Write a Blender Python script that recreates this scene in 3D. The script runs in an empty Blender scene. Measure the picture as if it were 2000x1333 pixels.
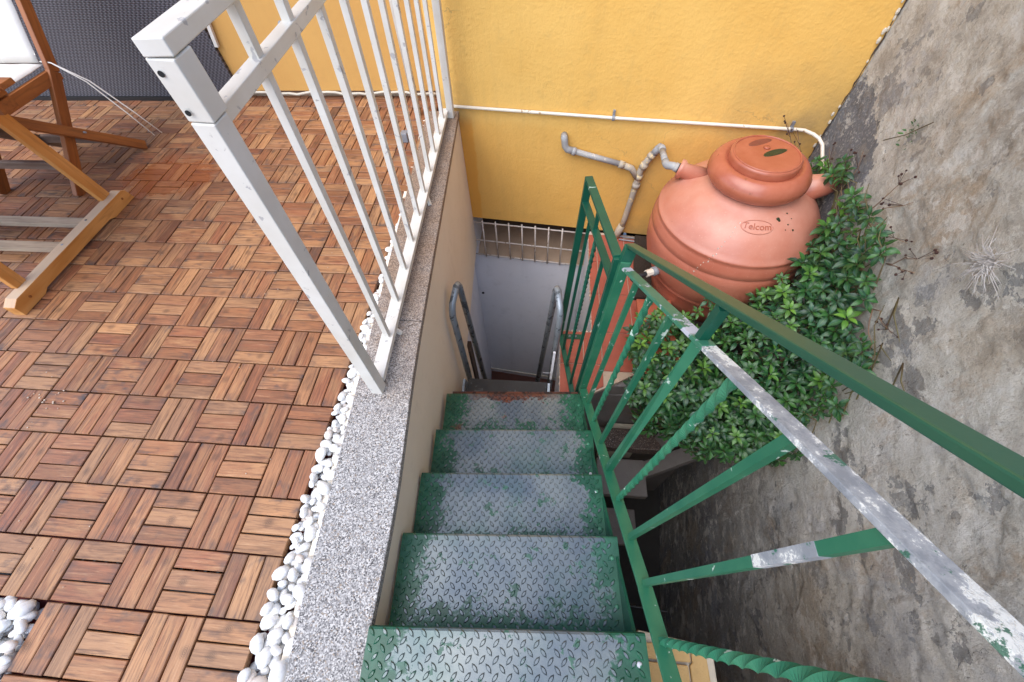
import bpy, math, random
from mathutils import Vector, Matrix, noise
R = math.radians
PI = math.pi
rng = random.Random(7)
S = bpy.context.scene
COL = S.collection

# ------------------------------------------------------------------ camera
cam_d = bpy.data.cameras.new('camera'); cam = bpy.data.objects.new('camera', cam_d); COL.objects.link(cam); S.camera = cam
cam_d.sensor_width = 36; cam_d.lens = 792.4 * 36 / 2000; cam_d.clip_start = .02; cam_d.clip_end = 200
_p, _r, _y = 0.987026316, -0.0657047999, -0.133552730
F = Vector((math.sin(_y) * math.cos(_p), math.cos(_y) * math.cos(_p), -math.sin(_p)))
R0 = Vector((math.cos(_y), -math.sin(_y), 0)); U0 = R0.cross(F)
RR = R0 * math.cos(_r) + U0 * math.sin(_r); UU = -R0 * math.sin(_r) + U0 * math.cos(_r)
CAM = Vector((0.686942, -0.065171, 1.243291))
cam.matrix_world = Matrix(((RR.x, UU.x, -F.x, CAM.x), (RR.y, UU.y, -F.y, CAM.y), (RR.z, UU.z, -F.z, CAM.z), (0, 0, 0, 1)))

# ------------------------------------------------------------------ light
W = bpy.data.worlds.new('World'); S.world = W; W.use_nodes = True
wn = W.node_tree.nodes; wl = W.node_tree.links
SUN_EL, SUN_AZ = R(58), R(220)          # azimuth clockwise from +y
sky = wn.new('ShaderNodeTexSky'); sky.sky_type = 'NISHITA'; sky.sun_disc = False
sky.sun_elevation = SUN_EL; sky.sun_rotation = SUN_AZ; sky.air_density = 1.0; sky.dust_density = 1.2
bg = wn['Background']; bg.inputs['Strength'].default_value = .15
wl.new(sky.outputs[0], bg.inputs['Color'])
sd = bpy.data.lights.new('sun', 'SUN'); sun = bpy.data.objects.new('sun', sd); COL.objects.link(sun)
sd.energy = .9; sd.angle = R(60); sd.color = (1, .965, .92)
dvec = Vector((math.sin(SUN_AZ) * math.cos(SUN_EL), math.cos(SUN_AZ) * math.cos(SUN_EL), math.sin(SUN_EL)))
sun.rotation_euler = dvec.to_track_quat('Z', 'Y').to_euler()
S.view_settings.view_transform = 'Standard'; S.view_settings.look = 'None'
S.view_settings.exposure = 1.5; S.view_settings.gamma = 1
S.render.engine = 'CYCLES'; S.cycles.max_bounces = 10; S.cycles.diffuse_bounces = 6

# ------------------------------------------------------------------ helpers
def lin(c):
    return tuple(((x / 255) / 12.92 if x / 255 < .04045 else ((x / 255 + .055) / 1.055) ** 2.4) for x in c) + (1,)

class MB:
    def __init__(s): s.v = []; s.f = []; s.lp = []
    def add(s, vs, fs, lp=None):
        o = len(s.v); s.v += [tuple(v) for v in vs]; s.f += [tuple(i + o for i in f) for f in fs]
        s.lp += lp if lp else [tuple(v) for v in vs]
        return s
    def box(s, x0, y0, z0, x1, y1, z1):
        return s.add([(x0, y0, z0), (x1, y0, z0), (x1, y1, z0), (x0, y1, z0), (x0, y0, z1), (x1, y0, z1), (x1, y1, z1), (x0, y1, z1)],
                     [(0, 3, 2, 1), (4, 5, 6, 7), (0, 1, 5, 4), (1, 2, 6, 5), (2, 3, 7, 6), (3, 0, 4, 7)])
    def prism(s, pts, z0, z1):
        n = len(pts)
        ar = sum(pts[i][0] * pts[(i + 1) % n][1] - pts[(i + 1) % n][0] * pts[i][1] for i in range(n))
        if ar < 0: pts = pts[::-1]
        return s.add([(x, y, z0) for x, y in pts] + [(x, y, z1) for x, y in pts],
                     [tuple(range(n))[::-1], tuple(range(n, 2 * n))] + [(i, (i + 1) % n, (i + 1) % n + n, i + n) for i in range(n)])
    def frame(s, p, q, up):
        p, q = Vector(p), Vector(q); t = (q - p).normalized(); a = t.cross(Vector(up)).normalized(); b = a.cross(t)
        return p, q, t, a, b
    def bar(s, p, q, w, h, up=(0, 0, 1), twist=0, n=1):
        """rectangular bar from p to q, w across, h along up; lp holds coordinates along the bar"""
        p, q, t, a, b = s.frame(p, q, up); L = (q - p).length
        vs = []; lp = []
        for k in range(n + 1):
            c = p.lerp(q, k / n); th = twist * k / n; ca, sa = math.cos(th), math.sin(th)
            for (i, j) in ((-1, -1), (1, -1), (1, 1), (-1, 1)):
                x, y = i * w / 2, j * h / 2
                X, Y = x * ca - y * sa, x * sa + y * ca
                vs.append(c + a * X + b * Y); lp.append((L * k / n, x, y))
        fs = [(3, 2, 1, 0), (4 * n, 4 * n + 1, 4 * n + 2, 4 * n + 3)]
        for k in range(n):
            for i in range(4): j = (i + 1) % 4; fs.append((4 * k + i, 4 * k + j, 4 * k + 4 + j, 4 * k + 4 + i))
        return s.add(vs, fs, lp)
    def tube(s, pts, r, n=12, caps=True):
        pts = [Vector(p) for p in pts]; m = len(pts); vs = []; fs = []
        rs = r if isinstance(r, (list, tuple)) else [r] * m
        t0 = (pts[1] - pts[0]).normalized(); a = t0.orthogonal().normalized()
        for k in range(m):
            t = ((pts[min(k + 1, m - 1)] - pts[k]).normalized() + (pts[k] - pts[max(k - 1, 0)]).normalized()).normalized()
            a = (a - t * a.dot(t)).normalized(); b = t.cross(a)
            for i in range(n):
                th = 2 * PI * i / n; vs.append(pts[k] + (a * math.cos(th) + b * math.sin(th)) * rs[k])
        for k in range(m - 1):
            for i in range(n): j = (i + 1) % n; fs.append((k * n + i, k * n + j, k * n + n + j, k * n + n + i))
        if caps: fs += [tuple(range(n))[::-1], tuple(range((m - 1) * n, m * n))]
        return s.add(vs, fs)
    def lathe(s, prof, c, n=64):
        """profile of (r, z) top to bottom about a vertical axis at c"""
        vs = []; fs = []; m = len(prof)
        for r, z in prof:
            for i in range(n): th = 2 * PI * i / n; vs.append((c[0] + r * math.cos(th), c[1] + r * math.sin(th), c[2] + z))
        for k in range(m - 1):
            for i in range(n): j = (i + 1) % n; fs.append((k * n + i, k * n + n + i, k * n + n + j, k * n + j))
        fs.append(tuple(range(n))); fs.append(tuple(range((m - 1) * n, m * n))[::-1])
        return s.add(vs, fs)
    def ball(s, c, r, seg=10, rings=6, sc=(1, 1, 1)):
        return s.lathe([(max(1e-4, r * math.sin(PI * k / rings)) * sc[0], r * math.cos(PI * k / rings) * sc[2]) for k in range(rings + 1)], c, seg)
    def mesh(s, name, mat, off=(0, 0, 0), smooth=False):
        me = bpy.data.meshes.new(name)
        me.from_pydata([(x - off[0], y - off[1], z - off[2]) for x, y, z in s.v], [], s.f)
        at = me.attributes.new('lp', 'FLOAT_VECTOR', 'POINT')
        at.data.foreach_set('vector', [c for p in s.lp for c in p])
        me.materials.append(mat)
        if smooth: me.polygons.foreach_set('use_smooth', [True] * len(me.polygons))
        me.update(); return me

ORG = {}
def link(o, parent=None):
    COL.objects.link(o)
    if parent: o.parent = parent
    return o
def thing(name, loc, label, cat, group=None):
    o = bpy.data.objects.new(name, None); link(o); o.location = loc; o.empty_display_size = .05
    ORG[o.name] = Vector(loc); o['label'] = label; o['category'] = cat
    if group: o['group'] = group
    return o
def org(o):
    while o.parent: o = o.parent
    return ORG.get(o.name, Vector((0, 0, 0)))
def part(name, mb, mat, parent=None, smooth=False, bevel=0, subd=0, **kw):
    me = mb.mesh(name, mat, org(parent) if parent else (0, 0, 0), smooth)
    o = bpy.data.objects.new(name, me); link(o, parent)
    if bevel:
        m = o.modifiers.new('b', 'BEVEL'); m.width = bevel; m.segments = 2; m.limit_method = 'ANGLE'; m.angle_limit = R(50)
    if subd: m = o.modifiers.new('s', 'SUBSURF'); m.levels = m.render_levels = subd
    for k, v in kw.items(): o[k] = v
    return o
def struct(name, mb, mat, parent=None, **kw):
    return part(name, mb, mat, parent, kind='structure', **kw)

# ------------------------------------------------------------------ materials
class N:
    def __init__(s, name):
        s.m = bpy.data.materials.new(name); s.m.use_nodes = True
        s.t = s.m.node_tree; s.b = s.t.nodes['Principled BSDF']; s.out = s.t.nodes['Material Output']
        s.b.inputs['Roughness'].default_value = .7
    def n(s, ty, **kw):
        o = s.t.nodes.new(ty)
        for k, v in kw.items():
            if hasattr(o, k) and k != 'inputs': setattr(o, k, v)
        return o
    def put(s, sock, v):
        if isinstance(v, bpy.types.NodeSocket): s.t.links.new(v, sock)
        else: sock.default_value = v
    def attr(s, name='lp'): return s.n('ShaderNodeAttribute', attribute_name=name).outputs['Vector']
    def pos(s): return s.n('ShaderNodeNewGeometry').outputs['Position']
    def obj(s): return s.n('ShaderNodeTexCoord').outputs['Object']
    def orand(s): return s.n('ShaderNodeObjectInfo').outputs['Random']
    def irand(s): return s.n('ShaderNodeNewGeometry').outputs['Random Per Island']
    def math(s, op, a, b=0., c=None, clamp=False):
        o = s.n('ShaderNodeMath', operation=op); o.use_clamp = clamp
        s.put(o.inputs[0], a); s.put(o.inputs[1], b)
        if c is not None: s.put(o.inputs[2], c)
        return o.outputs[0]
    def vmath(s, op, a, b):
        o = s.n('ShaderNodeVectorMath', operation=op); s.put(o.inputs[0], a); s.put(o.inputs[1], b); return o.outputs[0] if op != 'DISTANCE' else o.outputs['Value']
    def map(s, v, sc=(1, 1, 1), loc=(0, 0, 0)):
        o = s.n('ShaderNodeMapping'); s.put(o.inputs['Vector'], v); o.inputs['Scale'].default_value = sc; s.put(o.inputs['Location'], loc); return o.outputs[0]
    def noise(s, v, sc=5, det=4, rough=.55, dist=0, col=False):
        o = s.n('ShaderNodeTexNoise'); s.put(o.inputs['Vector'], v); o.inputs['Scale'].default_value = sc
        o.inputs['Detail'].default_value = det; o.inputs['Roughness'].default_value = rough; o.inputs['Distortion'].default_value = dist
        return o.outputs['Color' if col else 'Fac']
    def vor(s, v, sc=5, feat='F1', out='Distance', rnd=1):
        o = s.n('ShaderNodeTexVoronoi', feature=feat); s.put(o.inputs['Vector'], v); o.inputs['Scale'].default_value = sc
        o.inputs['Randomness'].default_value = rnd
        return o.outputs[out]
    def ramp(s, f, stops, interp='LINEAR'):
        o = s.n('ShaderNodeValToRGB'); s.put(o.inputs[0], f); cr = o.color_ramp; cr.interpolation = interp
        while len(cr.elements) < len(stops): cr.elements.new(.5)
        for e, (p, c) in zip(cr.elements, stops): e.position = p; e.color = c if len(c) == 4 else lin(c)
        return o.outputs[0]
    def step(s, f, a, b): return s.n_map(f, a, b)
    def n_map(s, f, a, b, c=0., d=1.):
        o = s.n('ShaderNodeMapRange'); s.put(o.inputs[0], f)
        for i, v in enumerate((a, b, c, d)): s.put(o.inputs[i + 1], v)
        return o.outputs[0]
    def mix(s, f, a, b, bt='MIX'):
        o = s.n('ShaderNodeMix', data_type='RGBA', blend_type=bt); s.put(o.inputs['Factor'], f)
        s.put(o.inputs['A'], lin(a) if isinstance(a, tuple) and len(a) == 3 else a); s.put(o.inputs['B'], lin(b) if isinstance(b, tuple) and len(b) == 3 else b)
        return o.outputs['Result']
    def sep(s, v):
        o = s.n('ShaderNodeSeparateXYZ'); s.put(o.inputs[0], v); return o.outputs
    def bump(s, h, st=.3, dist=.01, nrm=None):
        o = s.n('ShaderNodeBump'); s.put(o.inputs['Height'], h); s.put(o.inputs['Strength'], st); o.inputs['Distance'].default_value = dist
        if nrm: s.put(o.inputs['Normal'], nrm)
        return o.outputs[0]
    def fin(s, col=None, rough=None, nrm=None, metal=None, spec=None):
        if col is not None: s.put(s.b.inputs['Base Color'], lin(col) if isinstance(col, tuple) and len(col) == 3 else col)
        if rough is not None: s.put(s.b.inputs['Roughness'], rough)
        if nrm is not None: s.put(s.b.inputs['Normal'], nrm)
        if metal is not None: s.put(s.b.inputs['Metallic'], metal)
        if spec is not None: s.b.inputs['Specular IOR Level'].default_value = spec
        return s.m

def m_plaster(name, c1, c2, dirt, dirtmask=None, bumpsc=38, st=.35, rough=.85):
    m = N(name); p = m.pos()
    big = m.noise(p, 1.6, 5, .6); fine = m.noise(p, 14, 5, .65)
    col = m.mix(m.n_map(big, .35, .7), c1, c2)
    col = m.mix(m.n_map(fine, .55, .85, 0, .25), col, dirt)
    streak = m.noise(m.map(p, (9, 9, .7)), 1, 5, .6)
    col = m.mix(m.n_map(streak, .56, .78, 0, .18), col, dirt)
    if dirtmask:
        x_, y_, z_ = m.sep(p); e_ = m.math('ADD', x_, m.math('MULTIPLY', m.noise(p, 6, 5, .6), .06))
        band = m.math('MULTIPLY', m.n_map(e_, .245, .235), m.n_map(z_, .0, -.06)); col = m.mix(m.math('MULTIPLY', band, .8), col, (222, 152, 52))
        band = m.math('MULTIPLY', m.n_map(m.math('ADD', z_, m.math('MULTIPLY', m.noise(p, 4, 5, .6), .1)), .04, .0), .35); col = m.mix(band, col, (222, 164, 74))
        hc = m.vor(m.vmath('ADD', p, m.map(m.noise(p, 4, 5, .6, col=True), (.3, .3, .3))), 1.1, 'DISTANCE_TO_EDGE'); col = m.mix(m.math('MULTIPLY', m.n_map(hc, .0035, 0), m.n_map(m.noise(p, 2, 2), .55, .6, 0, .5)), col, dirt)
        col = m.mix(dirtmask(m, p), col, dirt)
    h = m.math('ADD', m.math('MULTIPLY', m.noise(p, bumpsc, 6, .6), .7), m.math('MULTIPLY', m.noise(p, 7, 3), .8))
    return m.fin(col, rough, m.bump(h, st, .012))

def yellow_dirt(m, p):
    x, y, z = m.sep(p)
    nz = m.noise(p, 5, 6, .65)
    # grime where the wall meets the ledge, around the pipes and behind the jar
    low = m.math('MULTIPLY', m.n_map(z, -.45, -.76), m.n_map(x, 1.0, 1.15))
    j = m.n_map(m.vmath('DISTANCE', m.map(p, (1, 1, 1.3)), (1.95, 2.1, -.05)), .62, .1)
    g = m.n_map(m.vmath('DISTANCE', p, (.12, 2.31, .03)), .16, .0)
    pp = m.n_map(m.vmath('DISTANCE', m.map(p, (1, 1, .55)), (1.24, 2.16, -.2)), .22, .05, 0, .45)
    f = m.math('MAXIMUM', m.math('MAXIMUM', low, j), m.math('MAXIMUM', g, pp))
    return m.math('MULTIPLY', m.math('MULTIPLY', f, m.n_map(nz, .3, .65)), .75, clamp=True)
M = {}
M['yellow'] = m_plaster('yellow_render', (230, 184, 100), (222, 172, 86), (150, 126, 84), yellow_dirt, 60, .35)
M['yellow_panel'] = m_plaster('yellow_panel_dull', (206, 158, 86), (198, 148, 78), (168, 130, 78), None, 50, .12)  # duller, browner yellow than the main wall
M['beige'] = m_plaster('beige_render', (240, 228, 208), (230, 217, 196), (190, 174, 150), None, 20, .12)
M['white_wall'] = m_plaster('white_render', (226, 226, 230), (214, 216, 222), (140, 138, 138), None, 20, .12)
M['cream'] = m_plaster('cream_plaster', (206, 200, 184), (190, 180, 160), (120, 104, 84), None, 30, .3)
M['dark_void'] = N('dark_fill').fin((74, 60, 50), .9)
M['tan_sill'] = m_plaster('tan_sill', (176, 152, 128), (150, 128, 106), (96, 80, 66), None, 30, .3)

def m_concrete():
    m = N('rough_old_render'); p = m.pos(); x, y, z = m.sep(p)
    big = m.noise(p, 1.4, 9, .68); mid = m.noise(m.map(p, (1, 1, 1), (5, 2, 1)), 5.5, 10, .74)
    fine = m.noise(p, 60, 10, .8); grit = m.noise(p, 130, 4, .7)
    col = m.ramp(big, [(.36, (204, 198, 186)), (.46, (228, 222, 208)), (.54, (242, 237, 225)), (.64, (222, 219, 213))])
    col = m.mix(m.n_map(mid, .50, .56, 0, .7), col, (222, 216, 202))
    col = m.mix(m.n_map(mid, .45, .38, 0, .6), col, (172, 163, 150))
    warm = m.noise(m.map(p, (1, 1, .6), (9, 0, 3)), 3.2, 9, .74)
    col = m.mix(m.n_map(warm, .54, .62, 0, .6), col, (190, 160, 124))
    # flakes of grey cement where the finish has come off
    fl = m.noise(m.map(p, (1, .7, 1), (2, 7, 5)), 2.6, 9, .66)
    flk = m.n_map(fl, .59, .596)
    col = m.mix(m.math('MULTIPLY', flk, .85), col, m.mix(m.n_map(fine, .4, .6), (134, 134, 134), (164, 160, 154)))
    fl2 = m.n_map(m.noise(m.map(p, (1, 1, 1), (12, 3, 8)), 6.5, 7, .65), .60, .61)
    col = m.mix(m.math('MULTIPLY', fl2, .7), col, (146, 144, 142))
    # bare cement patch in the corner by the jar
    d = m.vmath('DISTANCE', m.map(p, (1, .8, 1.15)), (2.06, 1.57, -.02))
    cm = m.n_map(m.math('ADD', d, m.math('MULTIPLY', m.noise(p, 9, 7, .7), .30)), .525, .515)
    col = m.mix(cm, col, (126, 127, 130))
    low_noise = m.noise(m.map(p, (1, 1, .5)), 2.2, 7, .65)
    low_tone = m.math('MULTIPLY', m.n_map(m.math('ADD', z, m.math('MULTIPLY', low_noise, 1.2)), -.1, -1.1), m.n_map(low_noise, .3, .6, .35, .85))
    col = m.mix(low_tone, col, (116, 120, 130))  # bluish grey that strengthens towards the bottom of the wall
    bl = m.noise(m.map(p, (1, 1, 1), (3, 8, 1)), 2.0, 8, .7); col = m.mix(m.n_map(bl, .55, .62, 0, .4), col, (182, 186, 194)); col = m.mix(m.n_map(bl, .45, .39, 0, .4), col, (198, 176, 146))
    # cracks and pits
    ce = m.vor(m.vmath('ADD', p, m.map(m.noise(p, 5, 6, .7, col=True), (.3, .3, .3))), 2.4, 'DISTANCE_TO_EDGE')
    cr_ = m.math('MULTIPLY', m.n_map(ce, .006, .0), m.n_map(m.noise(p, 2.7, 3), .56, .6))
    col = m.mix(m.math('MULTIPLY', cr_, .75), col, (70, 60, 50))
    pits = m.n_map(m.noise(m.map(p, (1, 1.6, 1)), 21, 6, .7), .63, .68)
    col = m.mix(m.math('MULTIPLY', pits, .6), col, (126, 110, 92))
    col = m.mix(m.n_map(fine, .55, .67, 0, .4), col, (162, 154, 142)); col = m.mix(m.n_map(fine, .48, .40, 0, .45), col, (232, 228, 216))
    col = m.mix(m.n_map(grit, .54, .66, 0, .35), col, (140, 131, 120))
    p2 = m.noise(m.map(p, (1, .8, 1.2), (6, 6, 2)), 9, 9, .75); col = m.mix(m.n_map(p2, .56, .585, 0, .45), col, (164, 153, 138)); col = m.mix(m.n_map(p2, .455, .43, 0, .6), col, (240, 236, 226))
    h = m.math('ADD', m.math('MULTIPLY', fine, 1.6), m.math('MULTIPLY', m.noise(p, 24, 12, .8), 2.2))
    h = m.math('ADD', h, m.math('MULTIPLY', m.math('ADD', flk, m.math('ADD', cm, fl2)), -.45)); h = m.math('SUBTRACT', h, m.math('ADD', cr_, m.math('MULTIPLY', pits, .5)))
    h = m.math('ADD', h, m.math('MULTIPLY', mid, .6))
    return m.fin(col, .94, m.bump(h, .9, .017))
M['concrete'] = m_concrete()

def m_granite(name, tan=True, dark=False):
    m = N(name); p = m.pos(); x, y, z = m.sep(p)
    c1 = m.vor(p, 330, out='Color'); v = m.sep(c1)[0]
    if dark: col = m.ramp(v, [(.0, (40, 34, 32)), (.4, (74, 58, 50)), (.75, (96, 80, 70)), (.95, (150, 140, 132))], 'CONSTANT')
    else: col = m.ramp(v, [(.0, (70, 67, 66)), (.15, (116, 113, 111)), (.42, (156, 153, 149)), (.72, (194, 190, 184)), (.93, (142, 126, 108))], 'CONSTANT')
    f = m.noise(p, 30, 3, .6); col = m.mix(m.n_map(f, .4, .7, 0, .35), col, (152, 149, 146) if not dark else (60, 50, 44))
    if tan:
        t = m.math('MULTIPLY', m.n_map(m.math('ADD', y, m.math('MULTIPLY', m.noise(p, 4, 4), .5)), .55, 1.25), m.n_map(m.noise(p, 6, 5, .6), .25, .6, .5, 1.))
        col = m.mix(m.math('MULTIPLY', t, .9), col, m.mix(v, (84, 64, 50), (160, 132, 106)))
    return m.fin(col, .75, m.bump(m.noise(p, 300, 3), .25, .002))
M['granite'] = m_granite('grey_granite'); M['granite_dark'] = m_granite('brown_granite', False, True)

def m_deck():
    m = N('acacia_slats'); a = m.attr(); p = m.pos()
    rnd = m.math('FRACT', m.math('ADD', m.math('MULTIPLY', m.irand(), 7.31), m.math('MULTIPLY', m.orand(), 3.7)))
    off = m.n('ShaderNodeCombineXYZ'); m.put(off.inputs[0], m.math('MULTIPLY', rnd, 37.)); m.put(off.inputs[1], m.math('MULTIPLY', rnd, 91.)); m.put(off.inputs[2], m.math('MULTIPLY', rnd, 53.))
    v = m.vmath('ADD', a, off.outputs[0])
    grain = m.noise(m.map(v, (9, 150, 60)), 1, 6, .65, .6); broad = m.noise(m.map(v, (7, 26, 10)), 1, 4, .6, .8)
    rnd2 = m.math('FRACT', m.math('MULTIPLY', rnd, 13.7))
    base = m.ramp(rnd2, [(.0, (118, 72, 48)), (.2, (156, 102, 66)), (.4, (134, 82, 56)), (.6, (178, 128, 86)), (.75, (158, 118, 84)), (.9, (150, 92, 62)), (1., (106, 72, 54))])
    col = m.mix(m.n_map(broad, .35, .7, 0, .75), base, m.mix(rnd, (188, 140, 94), (86, 56, 42)))
    col = m.mix(m.n_map(grain, .48, .68, 0, .75), col, (78, 50, 38))
    col = m.mix(m.n_map(grain, .42, .3, 0, .4), col, (198, 156, 116))
    # dark weathering at ends and blotches
    ax = m.sep(a)[0]; end = m.n_map(m.math('ABSOLUTE', ax), .045, .075)
    bl = m.noise(m.map(v, (22, 34, 10)), 1, 3, .5)
    wth = m.math('MULTIPLY', m.math('ADD', m.math('MULTIPLY', end, .45), m.n_map(bl, .55, .75)), m.n_map(m.math('FRACT', m.math('MULTIPLY', rnd, 5.3)), .2, .75))
    col = m.mix(m.math('MULTIPLY', wth, .85, clamp=True), col, (76, 64, 60))
    # knots: rings round a point of the slat
    kx = m.math('SUBTRACT', m.math('FRACT', m.math('MULTIPLY', rnd, 17.1)), .5); ky = m.math('MULTIPLY', m.math('SUBTRACT', m.math('FRACT', m.math('MULTIPLY', rnd, 29.3)), .5), .02)
    kc = m.n('ShaderNodeCombineXYZ'); m.put(kc.inputs[0], m.math('MULTIPLY', kx, .11)); m.put(kc.inputs[1], ky)
    dk = m.vmath('DISTANCE', m.map(a, (1, 1.15, 0)), kc.outputs[0])
    has = m.math('GREATER_THAN', m.math('FRACT', m.math('MULTIPLY', rnd, 43.7)), .72)
    ring = m.math('MULTIPLY', m.math('ADD', m.math('MULTIPLY', m.math('SINE', m.math('MULTIPLY', dk, 1500)), .3), .7), m.n_map(dk, .019, .006))
    col = m.mix(m.math('MULTIPLY', m.math('MULTIPLY', ring, has), .7), col, (78, 56, 42))
    # oiled / wet patch by the chair, weathered grey under the furniture
    wet = m.n_map(m.math('ADD', m.vmath('DISTANCE', m.map(p, (.8, 1.2, 1)), (-1.06, 2.02, 0)), m.math('MULTIPLY', m.noise(p, 13, 4), .25)), .36, .28)
    col = m.mix(m.math('MULTIPLY', wet, .6), col, (136, 66, 18))
    rg = m.math('ADD', .5, m.math('MULTIPLY', wet, -.3))
    return m.fin(col, rg, m.bump(grain, .35, .002), spec=.35)
M['deck'] = m_deck()

def m_wood(name, c1, c2, cd, rough=.5):
    m = N(name); a = m.attr(); g = m.noise(m.map(a, (5, 60, 60)), 1, 6, .6, .5); b = m.noise(m.map(a, (3, 14, 14)), 1, 3, .5, .5)
    col = m.mix(m.n_map(b, .35, .65), c1, c2); col = m.mix(m.n_map(g, .5, .72, 0, .55), col, cd)
    return m.fin(col, rough, m.bump(g, .2, .002), spec=.4)
M['chair_wood'] = m_wood('oiled_teak', (158, 96, 48), (134, 78, 40), (84, 48, 28))
M['chair_wood_grey'] = m_wood('weathered_teak', (98, 70, 56), (124, 106, 94), (60, 44, 38), .7)
M['table_wood'] = m_wood('light_acacia', (206, 148, 84), (186, 124, 60), (140, 88, 44))
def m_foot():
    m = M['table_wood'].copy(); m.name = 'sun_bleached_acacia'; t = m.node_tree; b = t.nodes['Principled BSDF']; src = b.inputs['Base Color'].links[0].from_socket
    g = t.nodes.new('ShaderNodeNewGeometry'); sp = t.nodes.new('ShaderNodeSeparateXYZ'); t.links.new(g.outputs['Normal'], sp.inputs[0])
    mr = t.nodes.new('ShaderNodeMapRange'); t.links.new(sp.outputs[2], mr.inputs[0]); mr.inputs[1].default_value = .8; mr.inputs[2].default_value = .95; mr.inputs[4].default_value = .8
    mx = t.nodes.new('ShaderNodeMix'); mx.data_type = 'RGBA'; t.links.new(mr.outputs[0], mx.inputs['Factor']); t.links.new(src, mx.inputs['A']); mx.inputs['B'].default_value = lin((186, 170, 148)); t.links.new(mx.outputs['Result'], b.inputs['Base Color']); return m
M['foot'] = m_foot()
M['table_grey'] = m_wood('weathered_acacia', (176, 156, 132), (152, 134, 114), (106, 88, 70), .7)

def m_paint(name, c, c2, wearc, amount, rough=.4, sc=16):
    """paint over metal; amount is how much has peeled"""
    m = N(name); p = m.pos(); n1 = m.noise(p, sc, 5, .6, .6); n2 = m.noise(p, sc * 4, 4, .6)
    col = m.mix(m.n_map(m.noise(p, 9, 4), .35, .7), c, c2)
    f = m.n_map(m.math('ADD', n1, m.math('MULTIPLY', n2, .25)), .86 - amount, .88 - amount)
    col = m.mix(f, col, wearc)
    hl = m.math('ADD', m.math('MULTIPLY', f, -1.), m.math('MULTIPLY', n2, .3))
    return m.fin(col, m.math('ADD', rough, m.math('MULTIPLY', f, .2)), m.bump(hl, .35, .002), spec=.45)
M['green'] = m_paint('green_gloss_paint', (32, 98, 72), (54, 112, 82), (170, 186, 172), .085)
M['green_deep'] = m_paint('deep_green_paint', (14, 70, 54), (20, 82, 62), (150, 170, 156), .03)
M['green_hand'] = m_paint('handrail_green_paint', (38, 82, 60), (28, 76, 58), (120, 140, 120), .0, .33)
M['green_peeled'] = m_paint('peeling_green_paint', (70, 124, 100), (46, 112, 84), (186, 187, 194), .16, .45, 9)
def m_bare():
    m = N('stripped_green_paint'); p = m.pos(); q = m.map(p, (1.2, .8, .8)); n1 = m.noise(q, 16, 8, .72); n2 = m.noise(p, 60, 6, .7); n3 = m.noise(m.map(p, (1, 1, 1), (4, 4, 4)), 22, 7, .7)
    col = m.mix(m.n_map(n1, .42, .58), (132, 136, 140), (176, 178, 178)); col = m.mix(m.n_map(n1, .52, .54), col, (222, 222, 214))
    col = m.mix(m.n_map(n3, .555, .575, 0, .9), col, (46, 104, 78)); col = m.mix(m.n_map(n2, .58, .66, 0, .5), col, (104, 108, 108))
    h = m.math('ADD', m.n_map(n1, .55, .57), m.math('ADD', m.n_map(n3, .58, .6), m.math('MULTIPLY', n2, .6)))
    return m.fin(col, .5, m.bump(h, .5, .002), spec=.4)
M['green_bare'] = m_bare()
M['white_paint'] = m_paint('white_gloss_paint', (212, 208, 199), (200, 194, 182), (170, 166, 162), .09, .35, 26)
M['galv'] = m_paint('galvanised_steel', (150, 158, 164), (126, 134, 140), (92, 98, 102), .16, .42, 22); M['galv'].node_tree.nodes['Principled BSDF'].inputs['Metallic'].default_value = .35
M['rust'] = m_paint('rusty_iron', (96, 54, 38), (70, 44, 36), (46, 34, 30), .2, .85, 20)
M['dark_steel'] = m_paint('dark_steel', (52, 54, 56), (40, 40, 42), (80, 84, 86), .1, .5)
M['hole'] = N('bolt_hole').fin((20, 20, 20), .9)
M['grille'] = m_paint('white_grille_paint', (206, 196, 186), (192, 180, 168), (140, 116, 98), .12, .6, 30)

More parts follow.
